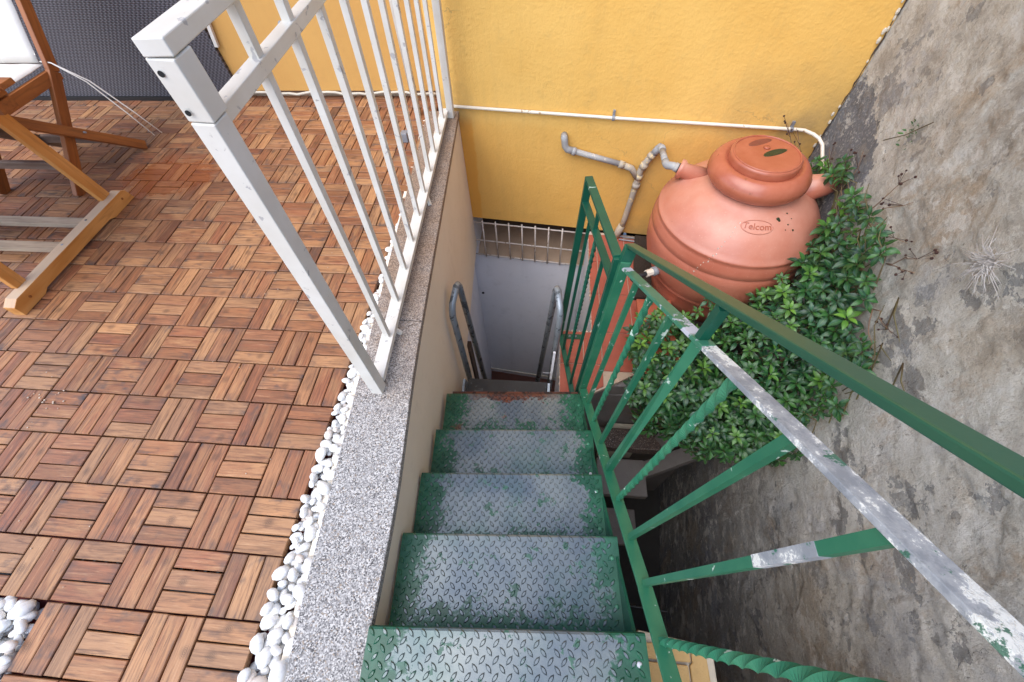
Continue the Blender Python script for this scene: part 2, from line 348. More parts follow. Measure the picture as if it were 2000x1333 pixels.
def m_tread(bare):
    m = N('worn_checker_plate'); a = m.attr(); u, v, w = m.sep(a); p = m.pos()
    n1 = m.noise(p, 13, 6, .65, .8); n2 = m.noise(p, 70, 4, .6)
    e = m.math('MINIMUM', m.math('MINIMUM', u, m.math('SUBTRACT', .66, u)), m.math('MULTIPLY', m.math('SUBTRACT', .29, v), .9))
    # the paint has worn away where feet land
    f = m.n_map(m.math('ADD', m.math('ADD', m.math('ADD', e, m.math('MULTIPLY', n1, .26)), m.math('MULTIPLY', n2, .10)), m.math('MULTIPLY', w, 14.)), .25 + bare, .27 + bare)
    w2 = m.n_map(m.noise(p, 22, 6, .65), .60, .62)
    f = m.math('MULTIPLY', f, m.math('SUBTRACT', 1., m.math('MULTIPLY', w2, .8)), clamp=True)
    steel = m.mix(m.n_map(m.noise(p, 5, 4), .35, .65), (88, 98, 106), (120, 126, 124))
    steel = m.mix(m.n_map(n2, .5, .8, 0, .35), steel, (90, 98, 104))
    green = m.mix(m.n_map(n1, .35, .65), (16, 66, 46), (34, 92, 66))
    col = m.mix(f, green, steel)
    if bare:
        rr_ = m.noise(p, 14, 7, .7); ed = m.math('MINIMUM', v, m.math('SUBTRACT', .235, v)); mid_ = m.n_map(m.math('ABSOLUTE', m.math('SUBTRACT', u, .33)), .24, .12)
        col = m.mix(m.math('MULTIPLY', m.math('MULTIPLY', m.n_map(m.math('ADD', ed, m.math('MULTIPLY', rr_, -.14)), -.036, -.044), mid_), .9), col, m.mix(m.n_map(n2, .4, .6), (104, 56, 36), (62, 44, 42)))
        col = m.mix(m.math('MULTIPLY', m.n_map(rr_, .62, .66), .7), col, (110, 62, 40))
    film = m.math('MULTIPLY', m.n_map(m.noise(p, 6, 3), .5, .7), .35); col = m.mix(film, col, (56, 98, 86)) if not bare else col
    return m.fin(col, m.n_map(f, 0, 1, .38, .34), m.bump(m.math('ADD', m.math('MULTIPLY', n2, .4), m.math('MULTIPLY', f, -.5)), .3, .0015), m.math('MULTIPLY', f, .55), .5)
M['tread'] = m_tread(.0); M['tread_low'] = m_tread(.03)

def m_jar():
    m = N('terracotta_plastic'); p = m.pos(); n1 = m.noise(p, 6, 5, .6); sp = m.noise(p, 120, 3, .6)
    col = m.mix(m.n_map(n1, .35, .7), (176, 100, 76), (188, 114, 90))
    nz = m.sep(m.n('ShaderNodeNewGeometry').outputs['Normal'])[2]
    # sky reflection put into the colour: paler on the up-facing shoulder
    sky_sheen = m.math('MULTIPLY', m.n_map(nz, .25, .85), m.n_map(m.noise(p, 9, 5, .65), .3, .65, .35, .8))
    col = m.mix(m.math('MULTIPLY', sky_sheen, .5), col, (206, 168, 150))
    col = m.mix(m.n_map(sp, .62, .8, 0, .4), col, (226, 176, 158))
    st = m.noise(p, 17, 4, .5); col = m.mix(m.n_map(st, .72, .78, 0, .6), col, (96, 62, 44))
    x, y, z = m.sep(p); lines = m.noise(m.map(p, (2, 2, 90)), 1, 2, .5)
    return m.fin(col, .33, m.bump(m.math('ADD', lines, m.math('MULTIPLY', sp, .6)), .10, .003), spec=.5)
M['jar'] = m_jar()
def m_lid():
    m = N('terracotta_plastic_lid'); p = m.pos(); n1 = m.noise(p, 9, 5, .6)
    col = m.mix(m.n_map(n1, .35, .7), (158, 86, 62), (174, 102, 78)); st = m.noise(p, 30, 4, .6)
    return m.fin(m.mix(m.n_map(st, .66, .75, 0, .6), col, (104, 66, 44)), .26, m.bump(n1, .1, .003), spec=.5)
M['lid'] = m_lid()
M['moss'] = m_plaster('wet_moss', (52, 60, 24), (34, 40, 18), (70, 84, 40), None, 200, 1., .4)
M['pvc'] = m_paint('grey_pvc', (148, 150, 152), (168, 164, 156), (200, 190, 174), .12, .5, 24)
M['pvc_old'] = m_paint('paint_splashed_pvc', (176, 162, 140), (160, 152, 140), (206, 184, 140), .16, .6, 24)
M['pipe_white'] = m_paint('white_pipe', (226, 218, 200), (216, 204, 184), (176, 150, 116), .08, .4, 14)
M['zinc'] = m_paint('zinc_clip', (140, 142, 146), (116, 118, 122), (90, 84, 78), .1, .4)
M['wire'] = N('black_cable').fin((36, 34, 34), .6)
def m_terra(name, c1, c2, gr=(98, 70, 56), rough=.7):
    m = N(name); p = m.pos(); col = m.mix(m.n_map(m.noise(p, 7, 5, .6), .35, .7), c1, c2)
    col = m.mix(m.math('MULTIPLY', m.orand(), .25), col, c2)
    return m.fin(m.mix(m.n_map(m.noise(p, 26, 5, .65), .55, .8, 0, .5), col, gr), rough, m.bump(m.noise(p, 90, 4), .2, .002))
M['tile'] = m_terra('red_floor_tile', (164, 86, 66), (146, 74, 58)); M['tile_dark'] = m_terra('brown_floor_tile', (92, 50, 38), (70, 38, 30))
M['planter'] = m_terra('terracotta_planter', (172, 92, 64), (156, 80, 54))
M['mortar'] = m_terra('mortar', (196, 176, 156), (168, 146, 124))
M['red_screed'] = m_terra('red_screed', (122, 44, 42), (104, 36, 36), (70, 40, 38))
M['grey_stone'] = m_plaster('grey_cement_block', (124, 120, 118), (104, 98, 94), (70, 62, 56), None, 40, .4)
M['sand_stone'] = m_plaster('sandy_stone', (212, 180, 124), (190, 152, 96), (112, 84, 50), None, 60, .6)
M['soil'] = m_plaster('dark_soil', (52, 42, 34), (38, 32, 26), (70, 58, 46), None, 80, 1.)
M['well_floor'] = m_plaster('well_floor', (62, 60, 58), (48, 46, 44), (34, 32, 30), None, 20, .4)
M['black_plastic'] = N('black_plastic').fin((22, 22, 24), .5)
def m_pebble():
    m = N('white_marble_pebbles'); o = m.obj()
    rnd = m.math('FRACT', m.math('ADD', m.math('MULTIPLY', m.irand(), 5.7), m.orand()))
    p = m.pos(); n1 = m.noise(p, 40, 4, .6, 1.)
    col = m.mix(rnd, (238, 236, 230), (214, 213, 210)); col = m.mix(m.n_map(n1, .52, .7, 0, .5), col, (176, 175, 176))
    col = m.mix(m.math('MULTIPLY', m.math('GREATER_THAN', rnd, .88), .5), col, (212, 190, 168))
    return m.fin(col, .48, m.bump(m.noise(p, 160, 3), .15, .002))
M['pebble'] = m_pebble()
def m_leaf():
    m = N('leaf'); rnd = m.math('FRACT', m.math('ADD', m.math('MULTIPLY', m.irand(), 3.3), m.orand())); a = m.attr(); u, v, w = m.sep(a)
    col = m.ramp(rnd, [(0, (22, 54, 38)), (.35, (30, 70, 42)), (.6, (38, 84, 42)), (.8, (50, 98, 44)), (1, (42, 84, 66))])
    col = m.mix(m.math('MULTIPLY', w, .85), col, (112, 160, 58))
    vein = m.n_map(m.math('ABSOLUTE', v), .06, .0); col = m.mix(m.math('MULTIPLY', vein, .35), col, (128, 164, 88))
    m.fin(col, .36, m.bump(m.math('SINE', m.math('MULTIPLY', m.math('ADD', u, m.math('ABSOLUTE', v)), 34.)), .12, .002), spec=.5)
    tr = m.n('ShaderNodeBsdfTranslucent'); m.put(tr.inputs['Color'], m.mix(.4, col, (120, 170, 40)))
    ms = m.n('ShaderNodeMixShader'); ms.inputs[0].default_value = .22
    m.t.links.new(m.b.outputs[0], ms.inputs[1]); m.t.links.new(tr.outputs[0], ms.inputs[2]); m.t.links.new(ms.outputs[0], m.out.inputs[0])
    return m.m
M['leaf'] = m_leaf()
M['stem'] = m_terra('plant_stem', (96, 92, 52), (84, 64, 44)); M['twig'] = m_terra('dry_twig', (140, 112, 84), (96, 70, 54)); M['root'] = m_terra('dry_root', (176, 170, 164), (140, 130, 122))
M['seed'] = N('seed_head').fin((58, 34, 26), .9)
def m_cushion():
    m = N('cream_canvas'); p = m.pos(); w = m.math('ADD', m.math('SINE', m.math('MULTIPLY', m.sep(p)[0], 2600)), m.math('SINE', m.math('MULTIPLY', m.sep(p)[2], 2600)))
    h = m.math('ADD', m.math('MULTIPLY', w, .08), m.noise(p, 12, 4, .6, .5)); return m.fin(m.mix(m.n_map(m.noise(p, 8, 3), .3, .7), (216, 211, 202), (204, 197, 187)), .9, m.bump(h, .2, .006))
M['cushion'] = m_cushion()
def m_rattan():
    m = N('woven_resin'); p = m.pos(); x, y, z = m.sep(p)
    a = m.math('SINE', m.math('MULTIPLY', z, 420)); b = m.math('SINE', m.math('ADD', m.math('MULTIPLY', x, 260), m.math('MULTIPLY', m.math('FLOOR', m.math('MULTIPLY', z, 66.8)), PI)))
    h = m.math('ADD', m.math('MULTIPLY', m.math('ABSOLUTE', a), .6), m.math('MULTIPLY', b, .5))
    return m.fin(m.mix(m.n_map(h, -.2, 1.1), (34, 30, 34), (96, 90, 96)), .42, m.bump(h, .7, .004))
M['rattan'] = m_rattan()
M['blue'] = N('blue_plastic').fin((30, 90, 190), .4)

# ------------------------------------------------------------------ setting
YW = lambda x, off=0: 2.32 - .115 * (x - .1) - off        # face of the yellow wall (off = how far in front of it)
CW = lambda y: 2.085 - .115 * (2.09 - y)                  # face of the old rendered wall
cr = lambda y: .297 - .0585 * (y + .24) + .016 * math.exp(-((y - .15) / .32) ** 2)                   # right edge of the granite coping
cl = lambda y: .098 - .0585 * y + .014 * max(0, min(1, -.1 - y) * 4 if y > -.35 else 1)                               # left edge

b = MB().prism([(-5, -4), (.28, -4), (cr(-4) - .02, -4), (cr(2.3) - .012, 2.3), (.1, 2.8), (-5, 2.8)], -.25, -.046)
struct('terrace_floor', b, M['red_screed'])
struct('well_floor', MB().box(-2, -4, -3.4, 3, 3.2, -3.12), M['well_floor'])
struct('stairwell_floor', MB().prism([(-.4, .95), (.82, .95), (.99, 2.4), (-.4, 2.4)], -3.12, -3.105), M['tile_dark'])

# yellow rendered house wall
yw = thing('yellow_wall', (1, 2.3, -.73), 'bright yellow rendered house wall rising behind the stairwell and the jar', 'wall')
ZB = -.745
b = MB().prism([(.03, YW(.03)), (2.4, YW(2.4)), (2.4, 2.75), (.03, 2.75)], ZB, 3.2)
part('render', b, M['yellow'], yw)
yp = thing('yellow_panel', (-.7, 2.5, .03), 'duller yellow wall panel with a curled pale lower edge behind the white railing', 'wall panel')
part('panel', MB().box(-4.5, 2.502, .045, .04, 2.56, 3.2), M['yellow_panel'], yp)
pts = [(-1.3 + 1.3 * k / 26, 2.492 + .003 * math.sin(k * 1.3), .036 + .006 * math.sin(k * .7) + .004 * math.sin(k * 2.1)) for k in range(27)]
part('edge_strip', MB().tube(pts, .007, 8), M['cream'], yp, smooth=True)
part('skirting', MB().box(-4.5, 2.535, -.045, .03, 2.6, .044), M['tan_sill'], yp)

pts = [(CW(2.09) - .004 + rng.uniform(-.003, .003), 2.088 + rng.uniform(-.002, .002), -.1 + k * .022) for k in range(68)]
part('edge_crack', MB().tube(pts, [rng.uniform(.001, .0042) for _ in pts], 6), M['dark_void'], yw)
sh = MB()
for k in range(26): sh.ball((CW(2.09) - .010 + rng.uniform(-.010, .002), 2.087, rng.choice((rng.uniform(-.05, .9), rng.uniform(.45, .62)))), rng.uniform(.003, .007), 6, 4, (1.2, 1, 2.2))
part('flaked_edge', sh, M['cream'], yw, kind='stuff')
# white wall below with a barred vent
ww = thing('white_wall', (.6, 2.3, -3.12), 'bluish white wall at the bottom end of the stairwell below the barred vent', 'wall')
wy = lambda x: YW(x) + .012
b = MB()
b.prism([(-.4, wy(-.4)), (1.35, wy(1.35)), (1.35, 2.75), (-.4, 2.75)], -3.12, -1.135)
part('render', b, M['white_wall'], ww)
part('plaster_bead', MB().bar((.02, wy(.02) - .006, -3.03), (.86, wy(.86) - .006, -3.03), .012, .012), M['cream'], ww)
v = thing('barred_vent', (.55, 2.28, -1.13), 'low vent opening with a white welded bar grille under the yellow wall', 'grille')
b = MB().prism([(-.02, 2.62), (1.3, 2.5), (1.3, 2.75), (-.02, 2.75)], -1.134, ZB - .001); part('recess_back', b, M['dark_void'], v)
vs = [(-.02, wy(-.02) + .0, -1.125), (1.05, wy(1.05), -1.125), (1.05, 2.55, -1.05), (-.02, 2.62, -1.05), (-.02, wy(-.02), -1.134), (1.05, wy(1.05), -1.134), (1.05, 2.6, -1.134), (-.02, 2.62, -1.134)]
part('sill', MB().add(vs, [(0, 1, 2, 3), (0, 4, 5, 1), (1, 5, 6, 2), (3, 7, 4, 0)]), M['tan_sill'], v)
part('jamb', MB().prism([(-.02, wy(0)), (.135, wy(.135)), (.15, 2.6), (-.02, 2.6)], -1.124, ZB - .001), M['white_wall'], v)
for k in range(9):
    x = .205 + k * .099; part('bar', MB().tube([(x, YW(x) - .006, -.765), (x, YW(x) - .006, -1.13)], .0058, 8), M['grille'], v, smooth=True)
for z in (-.79, -.965, -1.118):
    part('crossbar', MB().tube([(.13, YW(.13) - .0, z), (1.02, YW(1.02) - .0, z)], .0055, 8), M['grille'], v, smooth=True)

# stair side wall under the coping, with a doorway low down
sw = thing('stair_wall', (.2, 1, -3.12), 'beige rendered side wall under the granite coping on the left of the stairs', 'wall')
sx = lambda y: cr(y) - .012
def wallseg(y0, y1, z0, z1, d=.2):
    n = 40; return MB().prism([(sx(y0 + (y1 - y0) * k / n), y0 + (y1 - y0) * k / n) for k in range(n + 1)] + [(sx(y1) - d, y1), (sx(y0) - d, y0)], z0, z1)
b = wallseg(-4, 2.325, -1.02, -.001); b2 = wallseg(-4, 1.36, -3.12, -1.02)
b.add(b2.v, b2.f); part('render', b, M['beige'], sw)
b = MB().prism([(sx(1.36) - .045, 1.36), (sx(2.4) - .045, 2.4), (sx(2.4) - .17, 2.4), (sx(1.36) - .17, 1.36)], -3.12, -1.0)
part('door_panel', b, M['white_wall'], sw)
part('door_gap_shade_strip',
     MB().prism([(sx(1.44) - .008, 1.44), (sx(1.53) - .008, 1.53), (sx(1.53) - .04, 1.53), (sx(1.44) - .04, 1.44)], -3.1, -1.22), M['dark_void'], sw)  # solid dark strip standing in for the shade inside the open gap
part('keyhole', MB().tube([(.128, wy(.14) - .001, -1.62), (.128, wy(.14) - .006, -1.62)], .012, 10), M['hole'], ww)

# granite coping
cp = thing('granite_coping', (.18, 1, 0), 'speckled granite coping slabs running along the top of the stair wall', 'coping')
ys = [-1.6, -.62, .80, 2.30]
for i in range(3):
    y0, y1 = ys[i] + .0015, ys[i + 1] - .0015
    part('slab', MB().prism([(cr(y0 + (y1 - y0) * k / 12), y0 + (y1 - y0) * k / 12) for k in range(13)] + [(cl(y1 - (y1 - y0) * k / 12), y1 - (y1 - y0) * k / 12) for k in range(13)], .0, .03), M['granite'], cp, bevel=.0025)
# unseen landing, and a back wall added to keep the well dark
struct('unseen_upper_landing', MB().box(.2, -4, .1, 3, -.62, .22), M['tile'])
struct('added_back_wall', MB().box(.2, -1.2, -3.12, 3, -1.0, .1), M['beige'])

# old rendered boundary wall: a displaced sheet with depth
def boundary_wall():
    ny, nz = 400, 460; y0, y1, z0, z1 = -1.6, 2.3, -3.2, 1.4
    vs = []; fs = []
    for j in range(nz + 1):
        z = z0 + (z1 - z0) * (j / nz)
        for i in range(ny + 1):
            y = y0 + (y1 - y0) * i / ny
            q = Vector((y, z, 0))
            d = .015 * noise.noise(q * 1.1) + .006 * noise.noise(q * 3.1 + Vector((3, 1, 2))) + .0028 * noise.noise(q * 9 + Vector((9, 4, 1))) + .0018 * noise.noise(q * 21) + .0014 * noise.noise(q * 47)
            w = noise.noise_vector(q * 13) * .06
            for sc, th, hh in ((2.3, .26, .0045), (4.6, .28, .0035), (7.5, .3, .003), (1.5, .3, .005)):
                f = noise.noise((q + w) * sc + Vector((40 * sc, 12, 7)))
                if f > th: d += hh
            e = min(1, max(0, (2.09 - y) / .12)); vs.append((CW(y) + d * (.25 + .75 * e), y, z))
    for j in range(nz):
        for i in range(ny): a = j * (ny + 1) + i; fs.append((a, a + ny + 1, a + ny + 2, a + 1))
    o = len(vs)
    vs += [(2.6, y0, z0), (2.6, y1, z0), (2.6, y1, z1), (2.6, y0, z1)]
    fs += [(o, o + 1, o + 2, o + 3), (0, ny, o + 1, o), (nz * (ny + 1), o + 3, o + 2, nz * (ny + 1) + ny), (0, o, o + 3, nz * (ny + 1)), (ny, nz * (ny + 1) + ny, o + 2, o + 1)]
    bw = thing('boundary_wall', (2, 0, -3.12), 'tall rough grey and beige old wall with flaking render on the right', 'wall')
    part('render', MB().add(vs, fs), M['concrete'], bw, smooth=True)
boundary_wall()

# ------------------------------------------------------------------ tiled ledge
LZ = -.77
lg = thing('tiled_ledge', (1.4, 1.6, LZ), 'red tiled ledge with a white side wall where the clay coloured jar stands', 'ledge')
part('body', MB().prism([(.804, .86), (1.04, 1.0), (1.9, 1.04), (1.97, 2.1), (.989, 2.23), (.989, 1.344), (.804, 1.344)], -3.12, LZ - .03), M['grey_stone'], lg)
part('side_wall', MB().box(.800, .862, -3.12, .8035, 1.3435, LZ - .031).box(.985, 1.3475, -3.12, .9885, 2.22, LZ - .031).box(.8036, 1.3442, -3.12, .985, 1.3475, LZ - .031), M['white_wall'], lg)
b = MB().prism([(.795, .84), (1.24, 1.085), (1.9, 1.06), (1.97, 2.1), (.98, 2.23), (.98, 1.345), (.795, 1.345)], LZ - .0295, LZ - .006)
part('mortar_bed', b, M['mortar'], lg)
def tile(x0, y0, x1, y1, pl=None):
    g = .0025
    pl = pl or [(x0 + g, y0 + g), (x1 - g, y0 + g), (x1 - g, y1 - g), (x0 + g, y1 - g)]
    part('tile', MB().prism(pl, LZ - .02, LZ + rng.uniform(-.0006, .0006)), M['tile'], lg, bevel=.001)
tile(.795, 1.12, .93, 1.343); tile(.93, 1.12, 1.036, 1.343); tile(0, 0, 0, 0, [(.797, .85), (.93, .922), (.93, 1.117), (.797, 1.117)]); tile(0, 0, 0, 0, [(.935, .925), (1.036, .985), (1.036, 1.117), (.935, 1.117)])
yy = [1.08, 1.345, 1.64, 1.925, 2.19]
for k in range(4):
    if k: tile(.98, yy[k], 1.036, yy[k + 1])
    tile(1.036, yy[k], 1.225, yy[k + 1])
    for (a, c) in ((1.225, 1.52), (1.52, 1.82)): tile(a, yy[k], c, min(yy[k + 1], YW(c) - .002))
# plaster remnants along the ledge lip
b = MB()
for k in range(26):
    y = 1.36 + k * .034; b.ball((.983, y, LZ - .008), rng.uniform(.006, .012), 6, 4, (1, 1, .7))
for k in range(9): b.ball((.80 + k * .022, 1.348, LZ - .006), rng.uniform(.005, .01), 6, 4, (1, 1, .7))
for k in range(12): b.ball((.797, .87 + k * .04, LZ - .01), rng.uniform(.005, .009), 6, 4, (1, 1, .7))
part('plaster_crust', b, M['mortar'], lg, smooth=True, kind='stuff')

def block(name, label, cat, poly, z0, z1, mat, bev=.006):
    xs = sum(p[0] for p in poly) / len(poly); ysum = sum(p[1] for p in poly) / len(poly)
    me = MB().prism(poly, z0, z1); o = part(name, me, mat, None, bevel=bev); o['label'] = label; o['category'] = cat
    return o
block('cement_block', 'pale grey cement block set below the front edge of the tiled ledge', 'block', [(1.065, 1.0), (1.31, 1.0), (1.31, 1.065), (1.065, 1.075)], -1.3, -.90, M['grey_stone'])
block('wall_block', 'dark brown block face in shadow below the pale cement block', 'block', [(1.14, .93), (1.38, .93), (1.38, 1.0), (1.14, 1.0)], -1.8, -1.31, M['cream'])
block('granite_step', 'dark speckled granite step seen between the green balusters in the well', 'step', [(1.06, .80), (1.44, .80), (1.44, .93), (1.06, .93)], -1.30, -1.22, M['granite_dark'])
for k, (y0, z) in enumerate(((.60, -1.55), (.36, -1.95))):
    block('stone_step', ['upper grey stone step in the dark well beside the stairs', 'lower grey stone step deep in the dark well beside the stairs'][k], 'step',
          [(1.10, y0), (1.42, y0), (1.42, y0 + .24), (1.10, y0 + .24)], z - .07, z, M['grey_stone'])
for k, (p, q_) in enumerate((((1.30, .74, -1.64), (1.90, .99, -1.64)), ((1.44, .84, -1.20), (1.70, 1.05, -1.20)))):
    o = part('stone_beam', MB().bar(p, q_, .10, .10), M['grey_stone'], None, bevel=.004)
    o['label'] = ['long grey stone beam low in the well running to the foot of the old wall', 'short grey stone beam just under the hanging creeper leaves'][k]; o['category'] = 'beam'

# ------------------------------------------------------------------ stairs
st = thing('metal_stairs', (.6, .3, -.8), 'narrow steep metal stairs of green painted checker plate treads', 'stairs')
TR = [(.312, -.36, .205, .66), (.301, -.130, .055, .661), (.287, .100, -.113, .654), (.275, .316, -.232, .645), (.262, .533, -.369, .650), (.249, .758, -.491, .641)]
def lozenge(b, cx, cy, cz, ang, L, Wd, ux, uy, lp):
    ca, sa = math.cos(ang), math.sin(ang); n = 5; vs = []; lps = []
    prof = [(-1, 0), (-.5, .78), (0, 1), (.5, .78), (1, 0), (.5, -.78), (0, -1), (-.5, -.78)]
    for s, h in ((1., 0.), (.6, .0030)):
        for (a, c) in prof:
            X, Y = a * L / 2 * s, c * Wd / 2 * s; X, Y = X * ca - Y * sa, X * sa + Y * ca
            vs.append((cx + X * ux[0] + Y * uy[0], cy + X * ux[1] + Y * uy[1], cz + h)); lps.append((lp[0] + X, lp[1] + Y, h))
    fs = [(i, (i + 1) % 8, (i + 1) % 8 + 8, i + 8) for i in range(8)] + [tuple(range(8, 16))]
    b.add(vs, fs, lps)
for k, (xl, yl, z, w) in enumerate(TR):
    ux = Vector((1, .0585, 0)).normalized(); uy = Vector((-.0585, 1, 0)).normalized(); D = .262; T = .004
    P = lambda u, v, zz: (xl + ux.x * u - uy.x * v, yl + ux.y * u - uy.y * v, z + zz)     # v runs back from the nosing
    b = MB()
    rr = .007; prof = [(D, 0), (rr, 0), (rr * .3, -rr * .25), (0, -rr), (0, -.036)]
    us = [i / 12 * w for i in range(13)]; vs = []; lp = []
    for u in us:
        for (v_, h) in prof: vs.append(P(u, v_, h)); lp.append((u * .65 / w, v_, h))
        for (v_, h) in ((T, -.036), (T, -T * 2), (D, -T)): vs.append(P(u, v_, h)); lp.append((u * .65 / w, v_, h))
    m_ = 8; fs = [tuple(range(m_)), tuple(range(12 * m_, 13 * m_))[::-1]]
    for i in range(12):
        for j in range(m_): jj = (j + 1) % m_; fs.append((i * m_ + j, (i + 1) * m_ + j, (i + 1) * m_ + jj, i * m_ + jj))
    b.add(vs, fs, lp)
    pt = .0316; nu = int(w / pt); nv = int(D / pt)
    for i in range(nu + 1):
        for j in range(nv + 1):
            for h in (0, 1):
                u = .010 + (i + h * .5) * pt; v_ = .012 + (j + h * .5) * pt
                if u > w - .012 or v_ > D - .01: continue
                c = P(u, v_, 0); lozenge(b, c[0], c[1], c[2], R(52) if h else R(-52), .0245, .0098, ux, uy, (u * .65 / w, v_))
    part('tread', b, M['tread_low'] if k == 5 else M['tread'], st, **({'label': 'lowest tread with rust and blue grey bare metal'} if k == 5 else {}))
    for v_ in (.06, .18):
        c = P(w - .022, v_, .0); part('bolt', MB().lathe([(.004, .004), (.006, .002), (.0068, 0)], c, 10), M['green_peeled'], st, smooth=True)
    c0, c1 = P(.012, .03, -.035), P(w - .012, .03, -.035)
    part('tread_angle', MB().bar(c0, c1, .03, .012), M['rust'], st)
# stringers
SL = lambda y: -.030 - .62 * y
def strg(xo, name='stringer', mat='green_deep'):
    a = (xo(-.6), -.6, SL(-.6) - .12); c = (xo(.80), .80, SL(.80) - .12)
    return part(name, MB().bar(a, c, .008, .15), M[mat], st)
b = MB().bar((.36, -.6, SL(-.6) - .30), (.31, .80, SL(.80) - .26), .008, .10); part('stringer', b, M['green_deep'], st)
strg(lambda y: .942 - .075 * y)
xl, yl, z, w = TR[5]
part('front_angle', MB().bar((.27, .772, z - .04), (.87, .806, z - .04), .016, .03), M['rust'], st)

# ------------------------------------------------------------------ green stair railing
gr = thing('green_stair_railing', (.95, .3, -.3), 'green stair railing with peeling paint and twisted balusters on the right of the stairs', 'railing')
FX = lambda y: .975 - .11 * y if y > 0 else .975 - .085 * y
FZ = lambda y: .045 - .62 * y
def rail(fx, fz, ya, yb, n=6): return [(fx(ya + (yb - ya) * i / n), ya + (yb - ya) * i / n, fz(ya + (yb - ya) * i / n)) for i in range(n + 1)]
def polybar(pts, w, h, up=(0, 0, 1)):
    b = MB()
    for i in range(len(pts) - 1): b.bar(pts[i], pts[i + 1], w, h, up)
    return b
WX = lambda y: 1.0 - .086 * y; WZ = lambda y: .862 - .655 * y
HX = lambda y: 1.005 - .086 * y; HZ = lambda y: .981 - .70 * y
part('bottom_rail', MB().bar((FX(.80), .80, FZ(.80) - .01), (FX(0), 0, FZ(0) - .01), .034, .012).bar((FX(0), 0, FZ(0) - .01), (FX(-.5), -.5, FZ(-.5) - .01), .036, .012), M['green'], gr, bevel=.001)
n1 = .33
part('middle_rail', MB().bar((WX(.815), .815, WZ(.815)), (WX(n1), n1, WZ(n1)), .025, .010), M['green_peeled'], gr, bevel=.001)
part('middle_rail', MB().bar((WX(n1), n1, WZ(n1)), (WX(-.5), -.5, WZ(-.5)), .025, .009), M['green_bare'], gr, bevel=.001, label='bare metal length of rail with its paint worn off')
part('handrail', MB().bar((HX(.845), .845, HZ(.845) + .004), (HX(-.5), -.5, HZ(-.5) + .004), .027, .012), M['green_hand'], gr, bevel=.0025)
for (y, tw) in ((-.335, 0), (-.22, 0), (-.104, 1), (.012, 0), (.127, 0), (.245, 1), (.36, 0), (.478, 0), (.595, 1), (.705, 0)):
    p = (FX(y) + .002, y, FZ(y) - .008); q_ = (WX(y), y, WZ(y) - .005); up = (0, 1, 0)
    if tw: b = MB().bar(p, q_, .0145, .0145, up, twist=2 * PI * 4.6, n=110)
    elif abs(y - .36) < .01: b = MB().bar(p, q_, .021, .021, up, twist=PI / 5, n=1)
    else: b = MB().bar(p, q_, .0145, .0145, up)
    part('baluster', b, M['green'], gr)
part('bare_section', MB().bar((FX(.012) + (WX(.012) - FX(.012)) * .70, .012, FZ(.012) + (WZ(.012) - FZ(.012)) * .70), (FX(.012) + (WX(.012) - FX(.012)) * .87, .012, FZ(.012) + (WZ(.012) - FZ(.012)) * .87), .0152, .0152, (0, 1, 0)), M['green_bare'], gr, label='length of baluster with bare grey metal')
for y in (.36, -.22):
    part('handrail_post', MB().bar((WX(y), y, WZ(y)), (HX(y), y, HZ(y) - .008), .017, .017, (0, 1, 0)), M['green_deep'], gr)
part('corner_post', MB().bar((.888, .825, -.52), (.925, .825, .355), .030, .030, (0, 1, 0)), M['green'], gr, bevel=.0015)
part('post_extension', MB().bar((.925, .828, .34), (.9325, .831, .398), .034, .028, (0, 1, 0)), M['green_deep'], gr, bevel=.001)

gt = thing('green_ledge_railing', (.81, 1.1, -.74), 'dark green railing panel on the near edge of the tiled ledge at the stair foot', 'railing')
A0 = Vector((.792, 1.305, -.745)); A1 = Vector((.833, 1.28, .305)); B0 = Vector((.872, .865, -.745)); B1 = Vector((.905, .845, .345))
part('end_post', MB().bar(A0, A1, .028, .028, (0, 1, 0)), M['green_deep'], gt, bevel=.001)
part('inner_post', MB().bar(B0, B1, .024, .024, (0, 1, 0)), M['green_deep'], gt, bevel=.001)
part('top_rail', MB().bar(A1 + Vector((0, .012, 0)), B1, .028, .014), M['green_deep'], gt, bevel=.001)
dA = (A0 - A1).normalized() * .095; dB = (B0 - B1).normalized() * .095
part('second_rail', MB().bar(A1 + dA, B1 + dB, .026, .012), M['green_deep'], gt, bevel=.001)
part('bottom_rail', MB().bar(A0 + Vector((0, .01, .0)), B0 + Vector((0, 0, 0)), .026, .012), M['green_deep'], gt, bevel=.001)
for k in (1, 2, 3):
    f = k / 4; p = A0.lerp(B0, f); q_ = (A1 + dA).lerp(B1 + dB, f)
    part('baluster', MB().bar(p, q_, .0125, .0125, (0, 1, 0), twist=2 * PI * 8 if k == 2 else 0, n=120 if k == 2 else 1), M['green_deep'], gt)
p = (A1 + dA).lerp(B1 + dB, .42); q_ = A1.lerp(B1, .42); part('spacer', MB().bar(p, q_, .014, .014, (0, 1, 0)), M['green_deep'], gt)
part('foot_plate', MB().box(.79, 1.285, LZ + .001, .93, 1.318, LZ + .006), M['green_deep'], gt)
for x in (.85, .885): part('foot_bolt', MB().ball((x, 1.302, LZ + .008), .0075, 8, 5), M['zinc'], gt, smooth=True)

